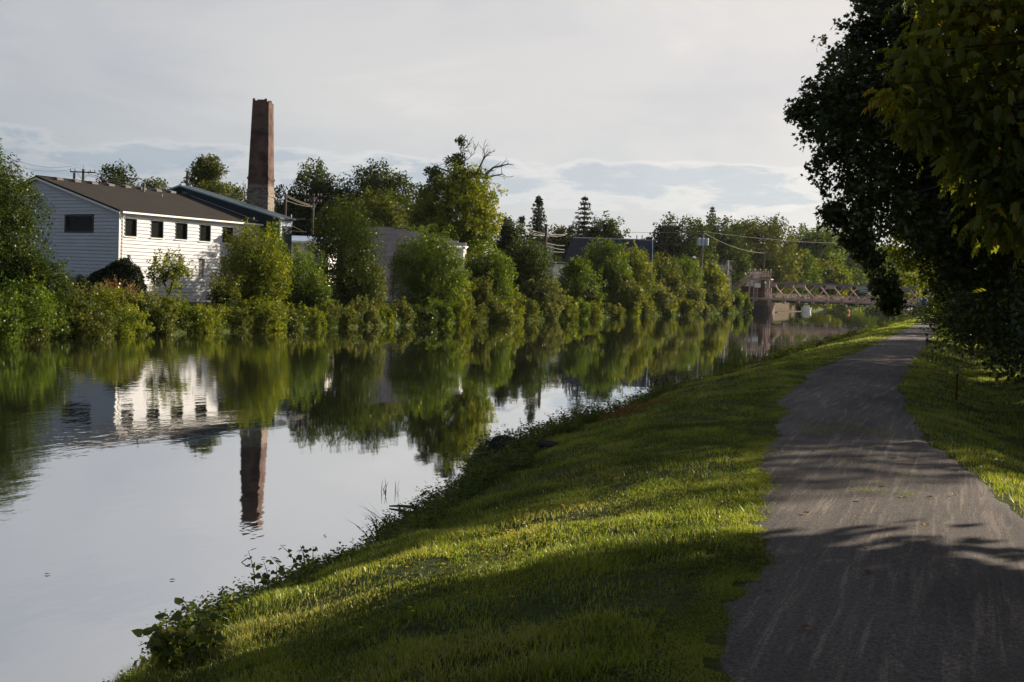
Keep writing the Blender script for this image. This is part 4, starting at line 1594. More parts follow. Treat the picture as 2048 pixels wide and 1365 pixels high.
GB = 'shrubs and small trees along the far bank'
far_plant(-10, 322, 185, 'tall leafy tree at the left edge covering the end of the white building', 3.5, name='bank_tree', cat='tree', mat='dark', group=GB, shoot=60, sl=(.5, 1.2), nl=20, lobe=.42, inner=.62)
far_plant(62, 505, 150, 'broad dark shrub at the foot of the tall left edge tree', 1.6, mat='dark', group=GB, shoot=30, nl=16)
far_plant(-28, 248, 70, 'tall tree whose branch tips show at the left picture edge', 7.0, name='bank_tree', cat='tree', mat='green', group=GB)
far_plant(20, 560, 170, 'dense shrub at the waterline in the left corner of the far bank', .8, mat='green', group=GB, shoot=15)
def yew(px, ytop, wpx, off, label, name, seed, squash=.8):
    d = bank_d(px, off)
    x, y = col_xy(px, d)
    H, rw = zat(px, ytop, d) - 1.4, wpx / F * d / 2
    rng = np.random.default_rng(seed)
    e = empty(name, (x, y, 1.4), label, 'shrub', None, YAW)
    n = 5200
    dr = unit(rng.normal(size=(n, 3)) * np.array([1, 1, 1]))
    dr[:, 2] = np.abs(dr[:, 2])
    bumpy = 1 + .05 * np.sin(dr[:, 0] * 6 + 1) * np.sin(dr[:, 2] * 7) + .03 * np.sin(dr[:, 1] * 13)
    q = dr * np.array([rw, rw * squash, H]) * (bumpy * rng.uniform(.86, 1.0, n))[:, None]
    foliage_obj('foliage', [cloud(rng, q, 9, .05, .085, 'leaf', dr, None)], LM['yew'], e)
    MB().tube([(0, 0, 0), (0, 0, H * .6)], .09, 6).obj('stem', BARK, e)


yew(245, 520, 98, 7.5, 'clipped dark round yew dome in front of the white building corner', 'yew_bush', 901)
yew(208, 540, 80, 8.5, 'lower left shoulder of dark yew beside the round dome', 'yew_bush', 902)
far_plant(165, 552, 95, 'low dark hedge against the shaded end wall', 12.5, name='hedge', mat='yew', leaf=.11, nl=20, lobe=.35, inner=.7)
far_plant(228, 580, 80, 'russet brown feathery shrub in front of the round yew', 4.0, mat='russet', group=GB, shoot=60, sl=(.4, .9))
far_plant(176, 588, 85, 'grey green feathery shrub left of the russet shrub', 3.0, mat='silver', group=GB, shoot=60, sl=(.4, .9))
far_plant(285, 602, 55, 'small grey green shrub right of the russet shrub', 2.6, mat='silver', group=GB, shoot=30, sl=(.3, .7))
far_plant(338, 512, 80, 'slender pale yellow green sapling in front of the white clapboard wall', 4.0, name='sapling', cat='tree', mat='yellow', fill=.22, nl=16, lobe=.3, inner=.72, low=.28, shoot=26, sl=(.5, 1.0), group=GB, limbs=10, parts=('trunk', 'crown'))
far_plant(335, 598, 80, 'low green shrub under the pale sapling', 2.5, mat='yellow', group=GB, shoot=20)
far_plant(512, 455, 135, 'tall upright yellow green shrub hiding the right end of the white building', 3.5, mat='yellow', group=GB, shoot=110, sl=(.6, 1.6), nl=16)
far_plant(548, 448, 50, 'narrow leafy spire behind the tall yellow green shrub', 6.0, mat='green', group=GB, shoot=40, sl=(.5, 1.2))
far_plant(447, 560, 60, 'small dark brownish shrub left of the tall yellow green shrub', 3.0, mat='olive', fill=.5, group=GB, shoot=30)
far_plant(590, 500, 105, 'loose dark green shrub between the yellow green shrub and the big round bush', 3.5, mat='green', fill=.7, group=GB, shoot=40)
far_plant(630, 560, 70, 'low spreading sumac like shrub at the foot of the big round bush', 2.2, mat='green', group=GB, shoot=30)
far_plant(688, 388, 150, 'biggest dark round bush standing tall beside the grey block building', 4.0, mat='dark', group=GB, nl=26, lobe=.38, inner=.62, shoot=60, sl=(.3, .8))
far_plant(735, 520, 75, 'grey leaved shrub at the right foot of the biggest round bush', 2.5, mat='silver', group=GB, shoot=30)
far_plant(858, 468, 140, 'rounded shrub with bright spiky top in front of the grey block building', 3.0, mat='green', group=GB, shoot=70, nl=18)
far_plant(905, 540, 75, 'yellowish shrub on the right flank of the spiky topped shrub', 2.0, mat='yellow', group=GB, shoot=25)
far_plant(972, 490, 108, 'rounded green shrub right of the low sunlit block wing', 3.0, mat='green', group=GB, shoot=60, nl=16)
far_plant(955, 560, 70, 'dark lower shrub left of the leaning pair', 1.8, mat='olive', group=GB, shoot=20)
far_plant(1052, 476, 105, 'flat topped dark shrub standing before the utility pole', 4.0, mat='dark', group=GB, shoot=60, nl=16)
far_plant(1078, 560, 90, 'grey green spreading shrub under the flat topped dark shrub', 2.0, mat='silver', group=GB, shoot=30)
far_plant(1020, 580, 50, 'small bright shrub between two rounded shrubs', 1.6, mat='yellow', group=GB, shoot=15)
far_plant(1153, 514, 78, 'narrow rounded shrub in front of the slate gambrel roof', 3.0, mat='green', group=GB, shoot=40)
far_plant(1170, 575, 60, 'small reddish green shrub beside the narrow rounded shrub', 1.6, mat='olive', group=GB, shoot=16)
far_plant(1208, 480, 100, 'tall shrub at the left end of the continuous far thicket', 4.0, mat='green', group=GB, shoot=60)
far_plant(1262, 492, 95, 'yellowish shrub below the right end of the slate roof', 4.0, mat='yellow', group=GB, shoot=40)
far_plant(1235, 555, 90, 'olive shrub low in the middle of the far thicket', 2.0, mat='olive', group=GB, shoot=30)
far_plant(1318, 508, 95, 'green shrub right of the slate roof end', 4.0, mat='olive', group=GB, shoot=50)
far_plant(1305, 570, 80, 'grey green shrub low at the waterline in the far thicket', 1.6, mat='silver', group=GB, shoot=30)
far_plant(1362, 514, 80, 'green shrub left of the transformer pole foot', 3.5, mat='green', group=GB, shoot=50)
far_plant(1375, 565, 70, 'grey green shrub below the transformer pole', 1.6, mat='silver', group=GB, shoot=30)
far_plant(1408, 526, 64, 'spiky shrub directly under the transformer pole', 3.5, mat='yellow', group=GB, shoot=60)
far_plant(1432, 540, 50, 'shrub with upright pale shoots left of the small white house', 3.0, mat='silver', group=GB, shoot=60)
far_plant(1425, 575, 60, 'grey shrub at the waterline near the far end of the thicket', 1.4, mat='silver', group=GB, shoot=20)
far_plant(1463, 588, 50, 'dark shrub before the small white house', 2.0, mat='green', group=GB, shoot=20)
far_plant(1482, 586, 38, 'vine covered bush hanging over the water beside the bridge pier', .6, mat='green', group=GB, shoot=10)

# low rounded bushes overhanging the waterline
skirt = [(-20, 590, 110, 'green'), (48, 600, 90, 'olive'), (110, 615, 70, 'green'), (165, 592, 85, 'olive'), (222, 588, 95, 'yellow'), (270, 612, 48, 'yellow'), (318, 618, 50, 'olive'), (352, 622, 46, 'olive'),
         (392, 614, 60, 'yellow'), (424, 622, 40, 'yellow'), (448, 620, 36, 'yellow'), (478, 608, 50, 'olive'), (522, 598, 60, 'yellow'), (552, 616, 40, 'yellow'),
         (588, 612, 46, 'olive'), (626, 606, 50, 'yellow'), (655, 615, 40, 'olive'), (686, 606, 62, 'olive'), (722, 600, 40, 'silver'), (744, 612, 34, 'silver'), (772, 612, 36, 'yellow'),
         (806, 606, 46, 'olive'), (842, 612, 50, 'dark'), (876, 606, 40, 'green'), (908, 604, 42, 'yellow'), (944, 612, 40, 'olive'), (988, 605, 50, 'olive'), (1018, 606, 40, 'yellow'),
         (1052, 604, 44, 'olive'), (1098, 604, 40, 'silver'), (1124, 600, 46, 'yellow'), (1158, 602, 36, 'green'), (1186, 600, 34, 'yellow'), (1215, 600, 44, 'olive'), (1252, 598, 40, 'yellow'),
         (1290, 600, 40, 'olive'), (1330, 598, 40, 'yellow'), (1366, 600, 40, 'olive'), (1400, 598, 36, 'silver'), (1445, 598, 34, 'olive')]
under = [(150, 'the left edge tree'), (300, 'the russet shrub'), (430, 'the white clapboard wall'), (570, 'the tall yellow green shrub'), (780, 'the biggest round bush'),
         (930, 'the spiky topped shrub'), (1110, 'the flat topped dark shrub'), (1240, 'the slate roof'), (1500, 'the far thicket end')]
tone = {'green': 'deep green', 'olive': 'olive', 'yellow': 'yellow green', 'silver': 'grey green', 'dark': 'dark'}
GS = 'low rounded bushes overhanging the far waterline'
ORD = ['first', 'second', 'third', 'fourth', 'fifth', 'sixth']
keys = []
for px, yt, wd, mt in skirt:
    keys.append((mt, next(t for lim, t in under if px < lim)))
seen = {}
rs = np.random.default_rng(17)
for (px, yt, wd, mt), key in zip(skirt, keys):
    k = seen[key] = seen.get(key, -1) + 1
    if keys.count(key) > 1:
        lab = '%s %s bush from the left overhanging the waterline below %s' % (ORD[k], tone[mt], key[1])
    else:
        lab = 'low rounded %s bush overhanging the waterline below %s' % (tone[mt], key[1])
    lab = lab.replace(' from the left overhanging the waterline', ' from the left at the waterline').replace('the continuous ', '')
    j = rs.uniform(-12, 14)
    far_plant(px + rs.uniform(-6, 6), yt - j * .9, wd * rs.uniform(1.05, 1.55), lab, rs.uniform(-.15, .6), name='waterside_bush', mat=mt, group=GS, nl=12, shoot=10, zmin=-.02, lobe=.42, inner=.6, limbs=2, fill=.8, sl=(.2, .7))

ru = np.random.default_rng(33)
ug = []
for y0, y1, n, lf, hh in ((34, 70, 900, .12, .32), (70, 110, 900, .15, .38), (110, 170, 900, .20, .45), (170, 238, 700, .28, .6)):
    yy = ru.uniform(y0, y1, n)
    xx = -41.75 - 2.6 * ru.uniform(0, 1, n) ** 1.3
    zz = np.maximum(ground_z(xx, yy), .0) + ru.uniform(-.05, hh, n)
    ug.append(cloud(ru, np.stack([xx, yy, zz], -1), 13, .26, lf, 'leaf', None, None, droop=.4))
o = foliage_obj('undergrowth', ug, LM['dark'], None)  # dark leaves stand in for shade in the gaps between bushes
props(o, 'tangled low growth along the foot of the far bank', kind='stuff')

# trees standing inland behind the bank shrubs
GT = 'trees rising behind the far bank'


def inland(px, ytop, wpx, d, label, mat='dark', low=.15, fill=1.0, **k):
    k.setdefault('parts', ('trunk', 'crown'))
    k.setdefault('name', 'broadleaf_tree')
    return far_plant(px, ytop, wpx * 1.12, label, 0, d, cat='tree', mat=mat, group=GT, low=low, zmin=1.4, fill=fill, **k)


inland(234, 330, 88, 130, 'dark rounded tree behind the roof vents of the white building', 'dark', .3, .75, nl=18, lobe=.36, inner=.66)
inland(303, 354, 70, 140, 'low olive tree between two taller trees behind the roof', 'olive', .2, .8)
inland(196, 366, 60, 150, 'smallest treetop showing by the crossarm pole behind the roof', 'olive', .2, .8)
inland(412, 318, 92, 125, 'tall rounded tree left of the brick smokestack', 'olive', .35, .8, nl=16, lobe=.38, inner=.64)
inland(452, 376, 70, 140, 'low tree just left of the smokestack base', 'olive', .2, .8)
inland(560, 372, 70, 150, 'dark tree just right of the smokestack', 'dark', .2, .9)
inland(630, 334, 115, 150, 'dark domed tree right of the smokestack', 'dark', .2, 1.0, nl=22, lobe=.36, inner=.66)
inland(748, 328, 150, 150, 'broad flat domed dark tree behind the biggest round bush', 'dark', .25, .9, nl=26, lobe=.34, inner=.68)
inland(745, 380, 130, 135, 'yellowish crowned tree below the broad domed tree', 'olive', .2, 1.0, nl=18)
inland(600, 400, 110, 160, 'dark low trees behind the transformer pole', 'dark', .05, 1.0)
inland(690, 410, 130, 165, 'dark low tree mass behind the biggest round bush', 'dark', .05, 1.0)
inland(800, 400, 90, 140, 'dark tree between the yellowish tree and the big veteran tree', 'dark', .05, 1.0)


def veteran():
    d = 118.0
    x, y = col_xy(912, d)
    s = d / F
    rng = np.random.default_rng(77)
    e = empty('veteran_tree', (x, y, 1.4), 'largest yellow green tree with bare dead branches sticking out of its top', 'tree', GT, YAW)

    def L(px, py, dy=0.0):
        return np.array([(px - 912) * s, dy, zat(px, py, d) - 1.4])
    pl = []
    for (px, py, rw, rh, n, mt) in ((905, 430, 92, 80, 520, 0), (900, 490, 72, 48, 200, -.05), (960, 420, 48, 58, 150, .15), (865, 440, 50, 66, 150, -.05), (915, 372, 60, 38, 110, 0), (955, 480, 44, 40, 100, .05), (850, 400, 30, 34, 60, -.1)):
        q, out, tint = lobed_centers(rng, (rw * s, rw * s * .8, rh * s), n, 14, .42, .62, -.9)
        q = q + L(px, py, rng.uniform(-1, 1))
        pl.append(cloud(rng, q, 30, .30, .27, 'leaf', out, np.clip(tint + mt + .05, 0, 1)))
    foliage_obj('crown', pl, LM['yellow'], e)
    pl = []
    for (px, py, rw, rh, n) in ((900, 322, 20, 20, 26), (911, 287, 9, 9, 10), (862, 345, 24, 10, 16), (925, 350, 40, 10, 24)):
        q, out, tint = lobed_centers(rng, (rw * s, rw * s * .8, rh * s), n, 6, .5, .55, -.9)
        pl.append(cloud(rng, q + L(px, py), 22, .22, .24, 'leaf', out, tint))
    foliage_obj('upper_foliage', pl, LM['dark'], e)
    t = MB()
    t.tube([L(880, 545), L(876, 490), L(868, 450), L(866, 420)], [.55, .45, .32, .2], 8)
    t.tube([L(872, 480), L(890, 440), L(902, 390), L(904, 350), L(908, 320)], [.42, .32, .24, .16, .1], 7)
    t.tube([L(930, 545), L(940, 500), L(955, 460), L(966, 425)], [.4, .32, .24, .14], 7)
    t.obj('trunk', BARK, e, True)

    def dead(pts, r0, twigs):
        m = MB()
        P = [L(*p) for p in pts]
        rs = [r0 * (1 - .8 * i / (len(P) - 1)) for i in range(len(P))]
        m.tube(P, rs, 6)
        for k in range(twigs):
            i = rng.integers(1, len(P))
            a = P[i - 1] + (P[i] - P[i - 1]) * rng.uniform(.2, 1)
            dr = (P[i] - P[i - 1]) + rng.normal(size=3) * np.array([.8, .5, .7]) + np.array([0, 0, .5])
            dr = dr / np.linalg.norm(dr) * rng.uniform(.5, 1.3)
            mid = a + dr * .5 + rng.normal(size=3) * .08
            m.tube([a, mid, a + dr], [rs[i] * .5 + .015, .028, .012], 4)
            if k % 2:
                m.tube([mid, mid + dr * .4 + rng.normal(size=3) * .25], [.022, .01], 4)
        m.obj('dead_branch', DEADWOOD, e, True)
    dead([(905, 345), (914, 330), (917, 312), (912, 305), (922, 298), (930, 288)], .14, 14)
    dead([(918, 340), (920, 325), (927, 320), (937, 310), (940, 303)], .07, 10)
    dead([(946, 352), (950, 338), (956, 325), (960, 312), (957, 299)], .16, 9)
    dead([(957, 322), (964, 312), (970, 305)], .09, 5)
    dead([(960, 360), (967, 347), (978, 337), (996, 333), (1008, 330), (1018, 332)], .17, 10)
    dead([(962, 358), (980, 353), (996, 350), (1006, 356)], .12, 5)
    dead([(953, 350), (955, 342)], .12, 2)
    dead([(890, 345), (876, 340), (862, 335), (856, 340)], .12, 6)


veteran()
inland(1012, 425, 52, 150, 'rounded dark tree tucked behind the veteran tree on its right', 'dark', .1, .9)
for px, yt, wp, d, lab, sp in ((1071, 390, 46, 170, 'tall layered spruce left of the open sky gap', 1.1), (1038, 430, 40, 175, 'shorter spruce left of the tall layered spruce', 1.0),
                               (1163, 390, 62, 190, 'thin open spruce standing left of the round dark tree', .75), (1417, 411, 52, 285, 'spruce with spread bare looking branches above the far tree mass', .8),
                               (1543, 432, 34, 270, 'small dark spruce tip above the far domed tree', 1.0)):
    x, y = col_xy(px, d)
    spruce('spruce_tree', (x, y, 1.4), zat(px, yt, d) - 1.4, wp / F * d / 2, lab, nxt(), 'spruces on the skyline', sp)
inland(1204, 423, 72, 185, 'round dark tree rising over the slate gambrel roof', 'dark', .2, 1.0, nl=18, lobe=.4)
inland(1110, 452, 60, 210, 'hazy distant treetop right of the grey utility pole', 'olive', .1, .9)
inland(1145, 455, 60, 210, 'distant treetop left of the round dark tree', 'dark', .1, .9)
inland(1355, 431, 125, 225, 'left dome of the dark tree mass above the far thicket', 'dark', .0, 1.0, nl=22, lobe=.36, inner=.66)
inland(1325, 470, 70, 225, 'left flank of the dark tree mass above the far thicket', 'dark', .0, 1.0)
inland(1430, 440, 110, 250, 'middle dark tree behind the transformer pole', 'dark', .0, 1.0, nl=18)
inland(1505, 436, 155, 265, 'large domed tree with olive top behind the small white house', 'olive', .0, 1.1, nl=28, lobe=.34, inner=.68)
inland(1615, 448, 110, 330, 'far hazy tree crown between the domed tree and the maple', 'green', .0, 1.0, nl=18)
inland(1590, 505, 90, 290, 'green tree on the bank behind the left half of the bridge truss', 'green', .0, 1.0)
inland(1640, 520, 100, 300, 'sunlit green tree behind the middle of the bridge truss', 'yellow', .0, 1.0)
inland(1690, 470, 120, 400, 'pale distant tree behind the hanging maple branches', 'green', .0, 1.0)
inland(1700, 540, 100, 330, 'green tree behind the green name sign', 'green', .0, 1.0)
inland(1760, 500, 130, 430, 'distant tree seen through the maple leaves', 'green', .0, 1.0)
inland(1790, 545, 110, 380, 'tree behind the right half of the bridge truss', 'yellow', .0, 1.0)
inland(1850, 520, 140, 460, 'distant tree behind the right end of the bridge', 'green', .0, 1.0)
inland(1560, 560, 80, 280, 'dark green tree directly behind the stair tower', 'green', .0, 1.0)
# distant bank beyond the bridge and wooded skyline, one mass
rng = np.random.default_rng(5)
pp = []
for i in range(46):
    y = 275 + i * 14
    for x, hh in ((-44 + rng.uniform(-3, 0), 4 + rng.uniform(0, 3)), (-52 + rng.uniform(-8, 0), 8 + rng.uniform(0, 5)), (-3 + rng.uniform(0, 2), 4 + rng.uniform(0, 3)), (4 + rng.uniform(0, 8), 9 + rng.uniform(0, 6))):
        q, out, tint = lobed_centers(rng, (5, 6, hh / 2), 18, 5)
        q = q + np.array([x, y, 1.2 + hh / 2])
        q = q[q[:, 2] > .1]
        pp.append(cloud(rng, q, 16, .9, .85, 'leaf'))
for i in range(120):
    px = -200 + i * 16
    d = 330 + rng.uniform(0, 60)
    x, y = col_xy(px, d)
    if x > -60:
        continue
    hh = 10 + rng.uniform(0, 5)
    q, out, tint = lobed_centers(rng, (6, 6, hh / 2), 14, 5)
    pp.append(cloud(rng, q + np.array([x, y, 1.2 + hh / 2]), 14, 1.0, 1.0, 'leaf'))
for i in range(210):
    x, y, hh = -70 + (i % 70) * 1.2 + rng.uniform(-2, 2), 540 + 25 * (i // 70) + rng.uniform(0, 60), 8 + rng.uniform(0, 7)
    q, out, tint = lobed_centers(rng, (6, 6, hh / 2), 16, 5)
    pp.append(cloud(rng, q + np.array([x, y, .2 + hh / 2]), 16, 1.0, 1.1, 'leaf'))
o = foliage_obj('woods', pp, LM['green'], None)
props(o, 'far wooded canal banks and tree line beyond the bridge', kind='stuff')

# ------------------------------------------------------------------ trees on the towpath side


def maple():
    """big maple leaning over the path"""
    x, y = 2.6, 35.0
    rng = np.random.default_rng(11)
    e = empty('maple_tree', (x, y, 1.35), 'huge dark maple leaning over the towpath from the right', 'tree')
    d0 = 32.0
    pl = []
    rt = RM @ Vector((1, 0, 0))

    def L(px, py, d):
        cx, cy = col_xy(px, d)
        return np.array([cx - x, cy - y, zat(px, py, d) - 1.35])
    # boughs: column, row, radius in photograph pixels, distance ahead
    B = [(1690, 210, 120, 31), (1770, 90, 125, 32), (1640, 250, 70, 30), (1625, 190, 50, 31), (1690, 95, 62, 32), (1790, 250, 150, 32), (1690, 330, 80, 30.5), (1850, 60, 150, 33), (1880, 200, 160, 34),
         (1740, 400, 85, 30), (1690, 425, 52, 29.5), (1790, 380, 110, 32), (1880, 350, 140, 33), (1835, 450, 56, 31), (1950, 120, 160, 34), (1960, 300, 160, 34), (2030, 200, 160, 35),
         (1900, 460, 100, 33), (1980, 430, 120, 34), (1722, 492, 20, 29.5), (1744, 520, 19, 29.4), (1775, 585, 17, 29.3), (1783, 605, 10, 29.3), (1590, 222, 26, 30.5), (1655, 430, 26, 29.4), (1710, 470, 34, 29.5), (1860, -60, 170, 33), (1960, -60, 170, 34), (1740, 20, 70, 32), (1765, 560, 22, 29.4), (1890, 520, 50, 33), (1930, 540, 90, 35), (2010, 540, 90, 35), (1780, 180, 140, 35), (1720, 260, 110, 34), (1860, 300, 150, 36), (1700, 150, 80, 34), (1950, 380, 150, 37)]
    for px, py, r, d in B:
        R = r / F * d
        n = int(12 + 70 * (R / 1.5) ** 2)
        q, out, tint = lobed_centers(rng, (R, R, R * .92), n, 9, .46, .62, -.95)
        tt = tint + (.18 if py > 380 and px < 1850 else -.06)  # lower left boughs lighter, sunlight put into their tint
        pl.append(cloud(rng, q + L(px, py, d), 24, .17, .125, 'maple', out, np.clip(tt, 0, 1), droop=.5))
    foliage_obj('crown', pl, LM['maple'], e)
    # back of the crown, out of sight but shading the path
    pl = []
    for q0 in ((5.5, 3.5, 10), (7.6, 1.0, 8.6), (4.5, 6.5, 8.5), (1.5, 6, 12), (5, 1, 13), (1, 0, 15), (3.2, 0.0, 7.6), (6.4, -1.2, 9.0), (5.9, 1, 10.6), (2.9, -1.2, 8.4), (9.9, -.5, 9.7), (12.5, 2.5, 8.0), (9.5, 3.0, 8.5), (2.5, 3.0, 6.0)):
        q, out, tint = lobed_centers(rng, (3.6, 3.6, 3.4), 270 if q0[1] < .5 or q0[0] > 7 else 150, 10, .46, .6, -.95)
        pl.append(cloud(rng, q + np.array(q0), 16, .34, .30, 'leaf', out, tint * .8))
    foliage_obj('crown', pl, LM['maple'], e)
    t = MB()
    t.tube([(0, 0, -.3), (.05, 0, 1.2), (-.2, -.1, 3.5), (-.5, -.3, 6.5), (-.6, -.3, 10), (-.3, 0, 14)], [.62, .46, .40, .34, .24, .1], 9)
    for px, py, r, d in B[:12]:
        a = np.array([-.4, -.2, rng.uniform(5.5, 9)])
        b = L(px, py, d)
        t.tube([a, a * .55 + b * .45 + np.array([0, 0, .5]), b], [.06, .04, .015], 5)
    t.obj('trunk', BARK, e, True)


maple()


def boxelder():
    """near tree whose drooping compound leaves enter the picture top right"""
    x, y = 6.8, 13.3
    rng = np.random.default_rng(21)
    e = empty('boxelder_tree', (x, y, 1.35), 'near tree with drooping olive green compound leaves filling the upper right corner', 'tree')

    def L(px, py, d):
        cx, cy = col_xy(px, d)
        return np.array([cx - x, cy - y, zat(px, py, d) - 1.35])
    sprays = []
    B = [(1765, 195, 26, 10.6), (1800, 130, 40, 10.8), (1835, 215, 52, 10.8), (1870, 130, 70, 11), (1890, 40, 70, 11.2), (1930, 210, 80, 11), (1960, 90, 90, 11.2), (1800, 240, 26, 10.6), (1980, 290, 80, 10.9), (2020, 180, 90, 11),
         (2030, 40, 90, 11.2), (1940, -30, 90, 11.4), (1860, -10, 60, 11.4), (1930, 300, 52, 10.7), (2010, 380, 62, 10.6), (1985, 440, 34, 10.4), (2040, 440, 60, 10.5), (1965, 355, 40, 10.5), (2040, 300, 90, 10.9), (1850, 262, 26, 10.6),
         (2100, 120, 110, 11.4), (2110, 300, 110, 11.2), (2120, 430, 90, 10.9), (1905, 250, 45, 10.8)]
    t = MB()
    t.tube([(0, 0, -.3), (0, 0, 1.5), (-.3, -.1, 3.2), (-.6, -.3, 5.5), (-.7, -.3, 8)], [.34, .26, .22, .16, .06], 8)
    Ps, Ns, Ts, Ss, tn = [], [], [], [], []
    for px, py, r, d in B:
        R = r / F * d
        c = L(px, py, d)
        a = np.array([-.45, -.2, rng.uniform(2.6, 5.2)])
        t.tube([a, a * .5 + c * .5 + np.array([0, 0, .35]), c + np.array([0, 0, .1])], [.03, .016, .006], 5)
        n = int(30 + 1100 * R * R)
        q = rng.normal(size=(n, 3)) * R * np.array([.62, .62, .55])
        Ps.append(q + c)
        o = unit(q + 1e-5)
        Ts.append(o * .5 + np.array([0, 0, -1.0]) + rng.normal(size=(n, 3)) * .28)
        Ns.append(o + rng.normal(size=(n, 3)) * .55 + np.array([0, 0, .5]))
        Ss.append(.165 * rng.uniform(.7, 1.25, n))
        tb = .42 + .22 * rng.normal()
        tt = tb + .15 * rng.normal(size=n)
        tt = np.where(rng.uniform(size=n) < .05, .97, tt)
        tn.append(np.clip(tt, 0, 1))
    V, Fc, k = leaves(np.concatenate(Ps), np.concatenate(Ns), np.concatenate(Ts), np.concatenate(Ss), 'pinnate')
    link_mesh('crown', np_mesh('crown', V, Fc, np.repeat(np.concatenate(tn), k)), LM['ash'], e)
    pl = []  # crown lobes out of view, placed to shade the foreground path
    for q0, R in (((-1.5, 2.0, 5.0), 2.0), ((-.8, .6, 3.9), 1.6), ((1.2, .2, 3.8), 1.7), ((-2.5, .2, 4.5), 1.6), ((2.8, .4, 3.9), 1.6), ((.8, 1.3, 7.0), 2.2), ((-2.6, 1.6, 6.3), 2.1), ((-.4, .8, 5.6), 2.2), ((2.0, .4, 5.4), 2.4), ((-2.2, -2.5, 6.4), 2.3), ((.6, -3.0, 5.6), 2.4), ((3.0, -3.5, 5.2), 2.6), ((-1.2, 0, 8.4), 2.6), ((1.0, -6.0, 5.8), 2.6), ((-2.0, -6.0, 7.0), 2.6)):
        q, out, tint = lobed_centers(rng, (R, R, R * .8), 150, 9, .46, .6, -.95)
        pl.append(cloud(rng, q + np.array(q0), 16, .26, .24, 'leaf', out, tint))
    foliage_obj('crown', pl, LM['ash'], e)
    t.obj('trunk', BARK, e, True)


boxelder()

# row of trees further along the path, on its right
GR = 'trees lining the right side of the towpath'
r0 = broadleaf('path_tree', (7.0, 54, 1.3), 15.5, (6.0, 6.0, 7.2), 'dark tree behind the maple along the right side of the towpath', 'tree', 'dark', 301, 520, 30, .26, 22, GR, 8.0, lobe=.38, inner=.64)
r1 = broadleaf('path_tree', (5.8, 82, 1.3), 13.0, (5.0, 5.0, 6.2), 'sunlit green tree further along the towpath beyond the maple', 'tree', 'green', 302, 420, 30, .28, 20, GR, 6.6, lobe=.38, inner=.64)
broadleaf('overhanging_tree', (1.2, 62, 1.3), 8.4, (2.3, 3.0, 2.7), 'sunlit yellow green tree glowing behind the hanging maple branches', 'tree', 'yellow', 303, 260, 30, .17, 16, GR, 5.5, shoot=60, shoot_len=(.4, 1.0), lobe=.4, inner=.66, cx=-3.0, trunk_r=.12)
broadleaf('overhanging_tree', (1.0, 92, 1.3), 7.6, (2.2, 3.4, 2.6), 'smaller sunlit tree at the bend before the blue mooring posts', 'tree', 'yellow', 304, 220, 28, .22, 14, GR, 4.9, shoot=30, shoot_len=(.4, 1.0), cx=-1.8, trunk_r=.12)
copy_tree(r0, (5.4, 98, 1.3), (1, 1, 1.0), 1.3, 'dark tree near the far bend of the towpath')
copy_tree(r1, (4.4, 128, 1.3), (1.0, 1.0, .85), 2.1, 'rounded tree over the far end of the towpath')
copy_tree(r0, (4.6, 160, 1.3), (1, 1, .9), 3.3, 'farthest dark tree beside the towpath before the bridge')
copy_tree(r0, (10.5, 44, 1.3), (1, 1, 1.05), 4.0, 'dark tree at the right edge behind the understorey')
copy_tree(r1, (8.0, 1.0, 1.3), (1.25, 1.3, 1.1), 2.7, 'tall tree shading the towpath at the photographer\'s right')  # this and the next two: unseen trees added to block sky light
copy_tree(r0, (7.0, -9.0, 1.3), (1.3, 1.3, 1.0), 1.7, 'tall unseen tree added to shade the towpath behind the photographer')
copy_tree(r1, (-1.5, -14.0, 1.3), (1.4, 1.4, 1.3), 3.7, 'broad unseen tree added to shade the bank behind the photographer')
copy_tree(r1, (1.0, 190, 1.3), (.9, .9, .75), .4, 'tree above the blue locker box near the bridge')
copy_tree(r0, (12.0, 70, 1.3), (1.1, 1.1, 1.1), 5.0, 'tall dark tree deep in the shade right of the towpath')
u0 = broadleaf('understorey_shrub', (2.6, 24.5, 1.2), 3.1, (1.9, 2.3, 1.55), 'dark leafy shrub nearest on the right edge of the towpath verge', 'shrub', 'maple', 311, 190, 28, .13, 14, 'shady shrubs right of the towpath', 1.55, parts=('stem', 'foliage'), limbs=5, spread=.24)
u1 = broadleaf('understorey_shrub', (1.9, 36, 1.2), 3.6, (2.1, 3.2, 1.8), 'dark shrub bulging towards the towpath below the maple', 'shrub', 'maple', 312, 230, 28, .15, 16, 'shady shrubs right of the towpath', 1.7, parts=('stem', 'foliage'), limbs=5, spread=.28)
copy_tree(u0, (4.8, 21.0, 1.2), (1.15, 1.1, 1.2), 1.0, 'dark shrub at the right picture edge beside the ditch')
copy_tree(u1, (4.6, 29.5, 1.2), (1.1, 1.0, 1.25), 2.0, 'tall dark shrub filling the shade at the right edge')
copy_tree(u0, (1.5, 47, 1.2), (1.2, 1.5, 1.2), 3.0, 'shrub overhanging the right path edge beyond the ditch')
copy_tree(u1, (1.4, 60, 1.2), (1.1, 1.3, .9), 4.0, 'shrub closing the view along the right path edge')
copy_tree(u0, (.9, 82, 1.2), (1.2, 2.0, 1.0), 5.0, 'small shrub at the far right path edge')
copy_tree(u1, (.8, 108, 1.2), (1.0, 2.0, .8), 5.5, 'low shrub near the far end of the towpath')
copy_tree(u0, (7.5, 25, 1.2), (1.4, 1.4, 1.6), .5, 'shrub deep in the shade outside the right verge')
copy_tree(u1, (-2.0, 200, 1.2), (1.2, 1.6, .9), 1.2, 'sunlit bush where the towpath meets the bridge')
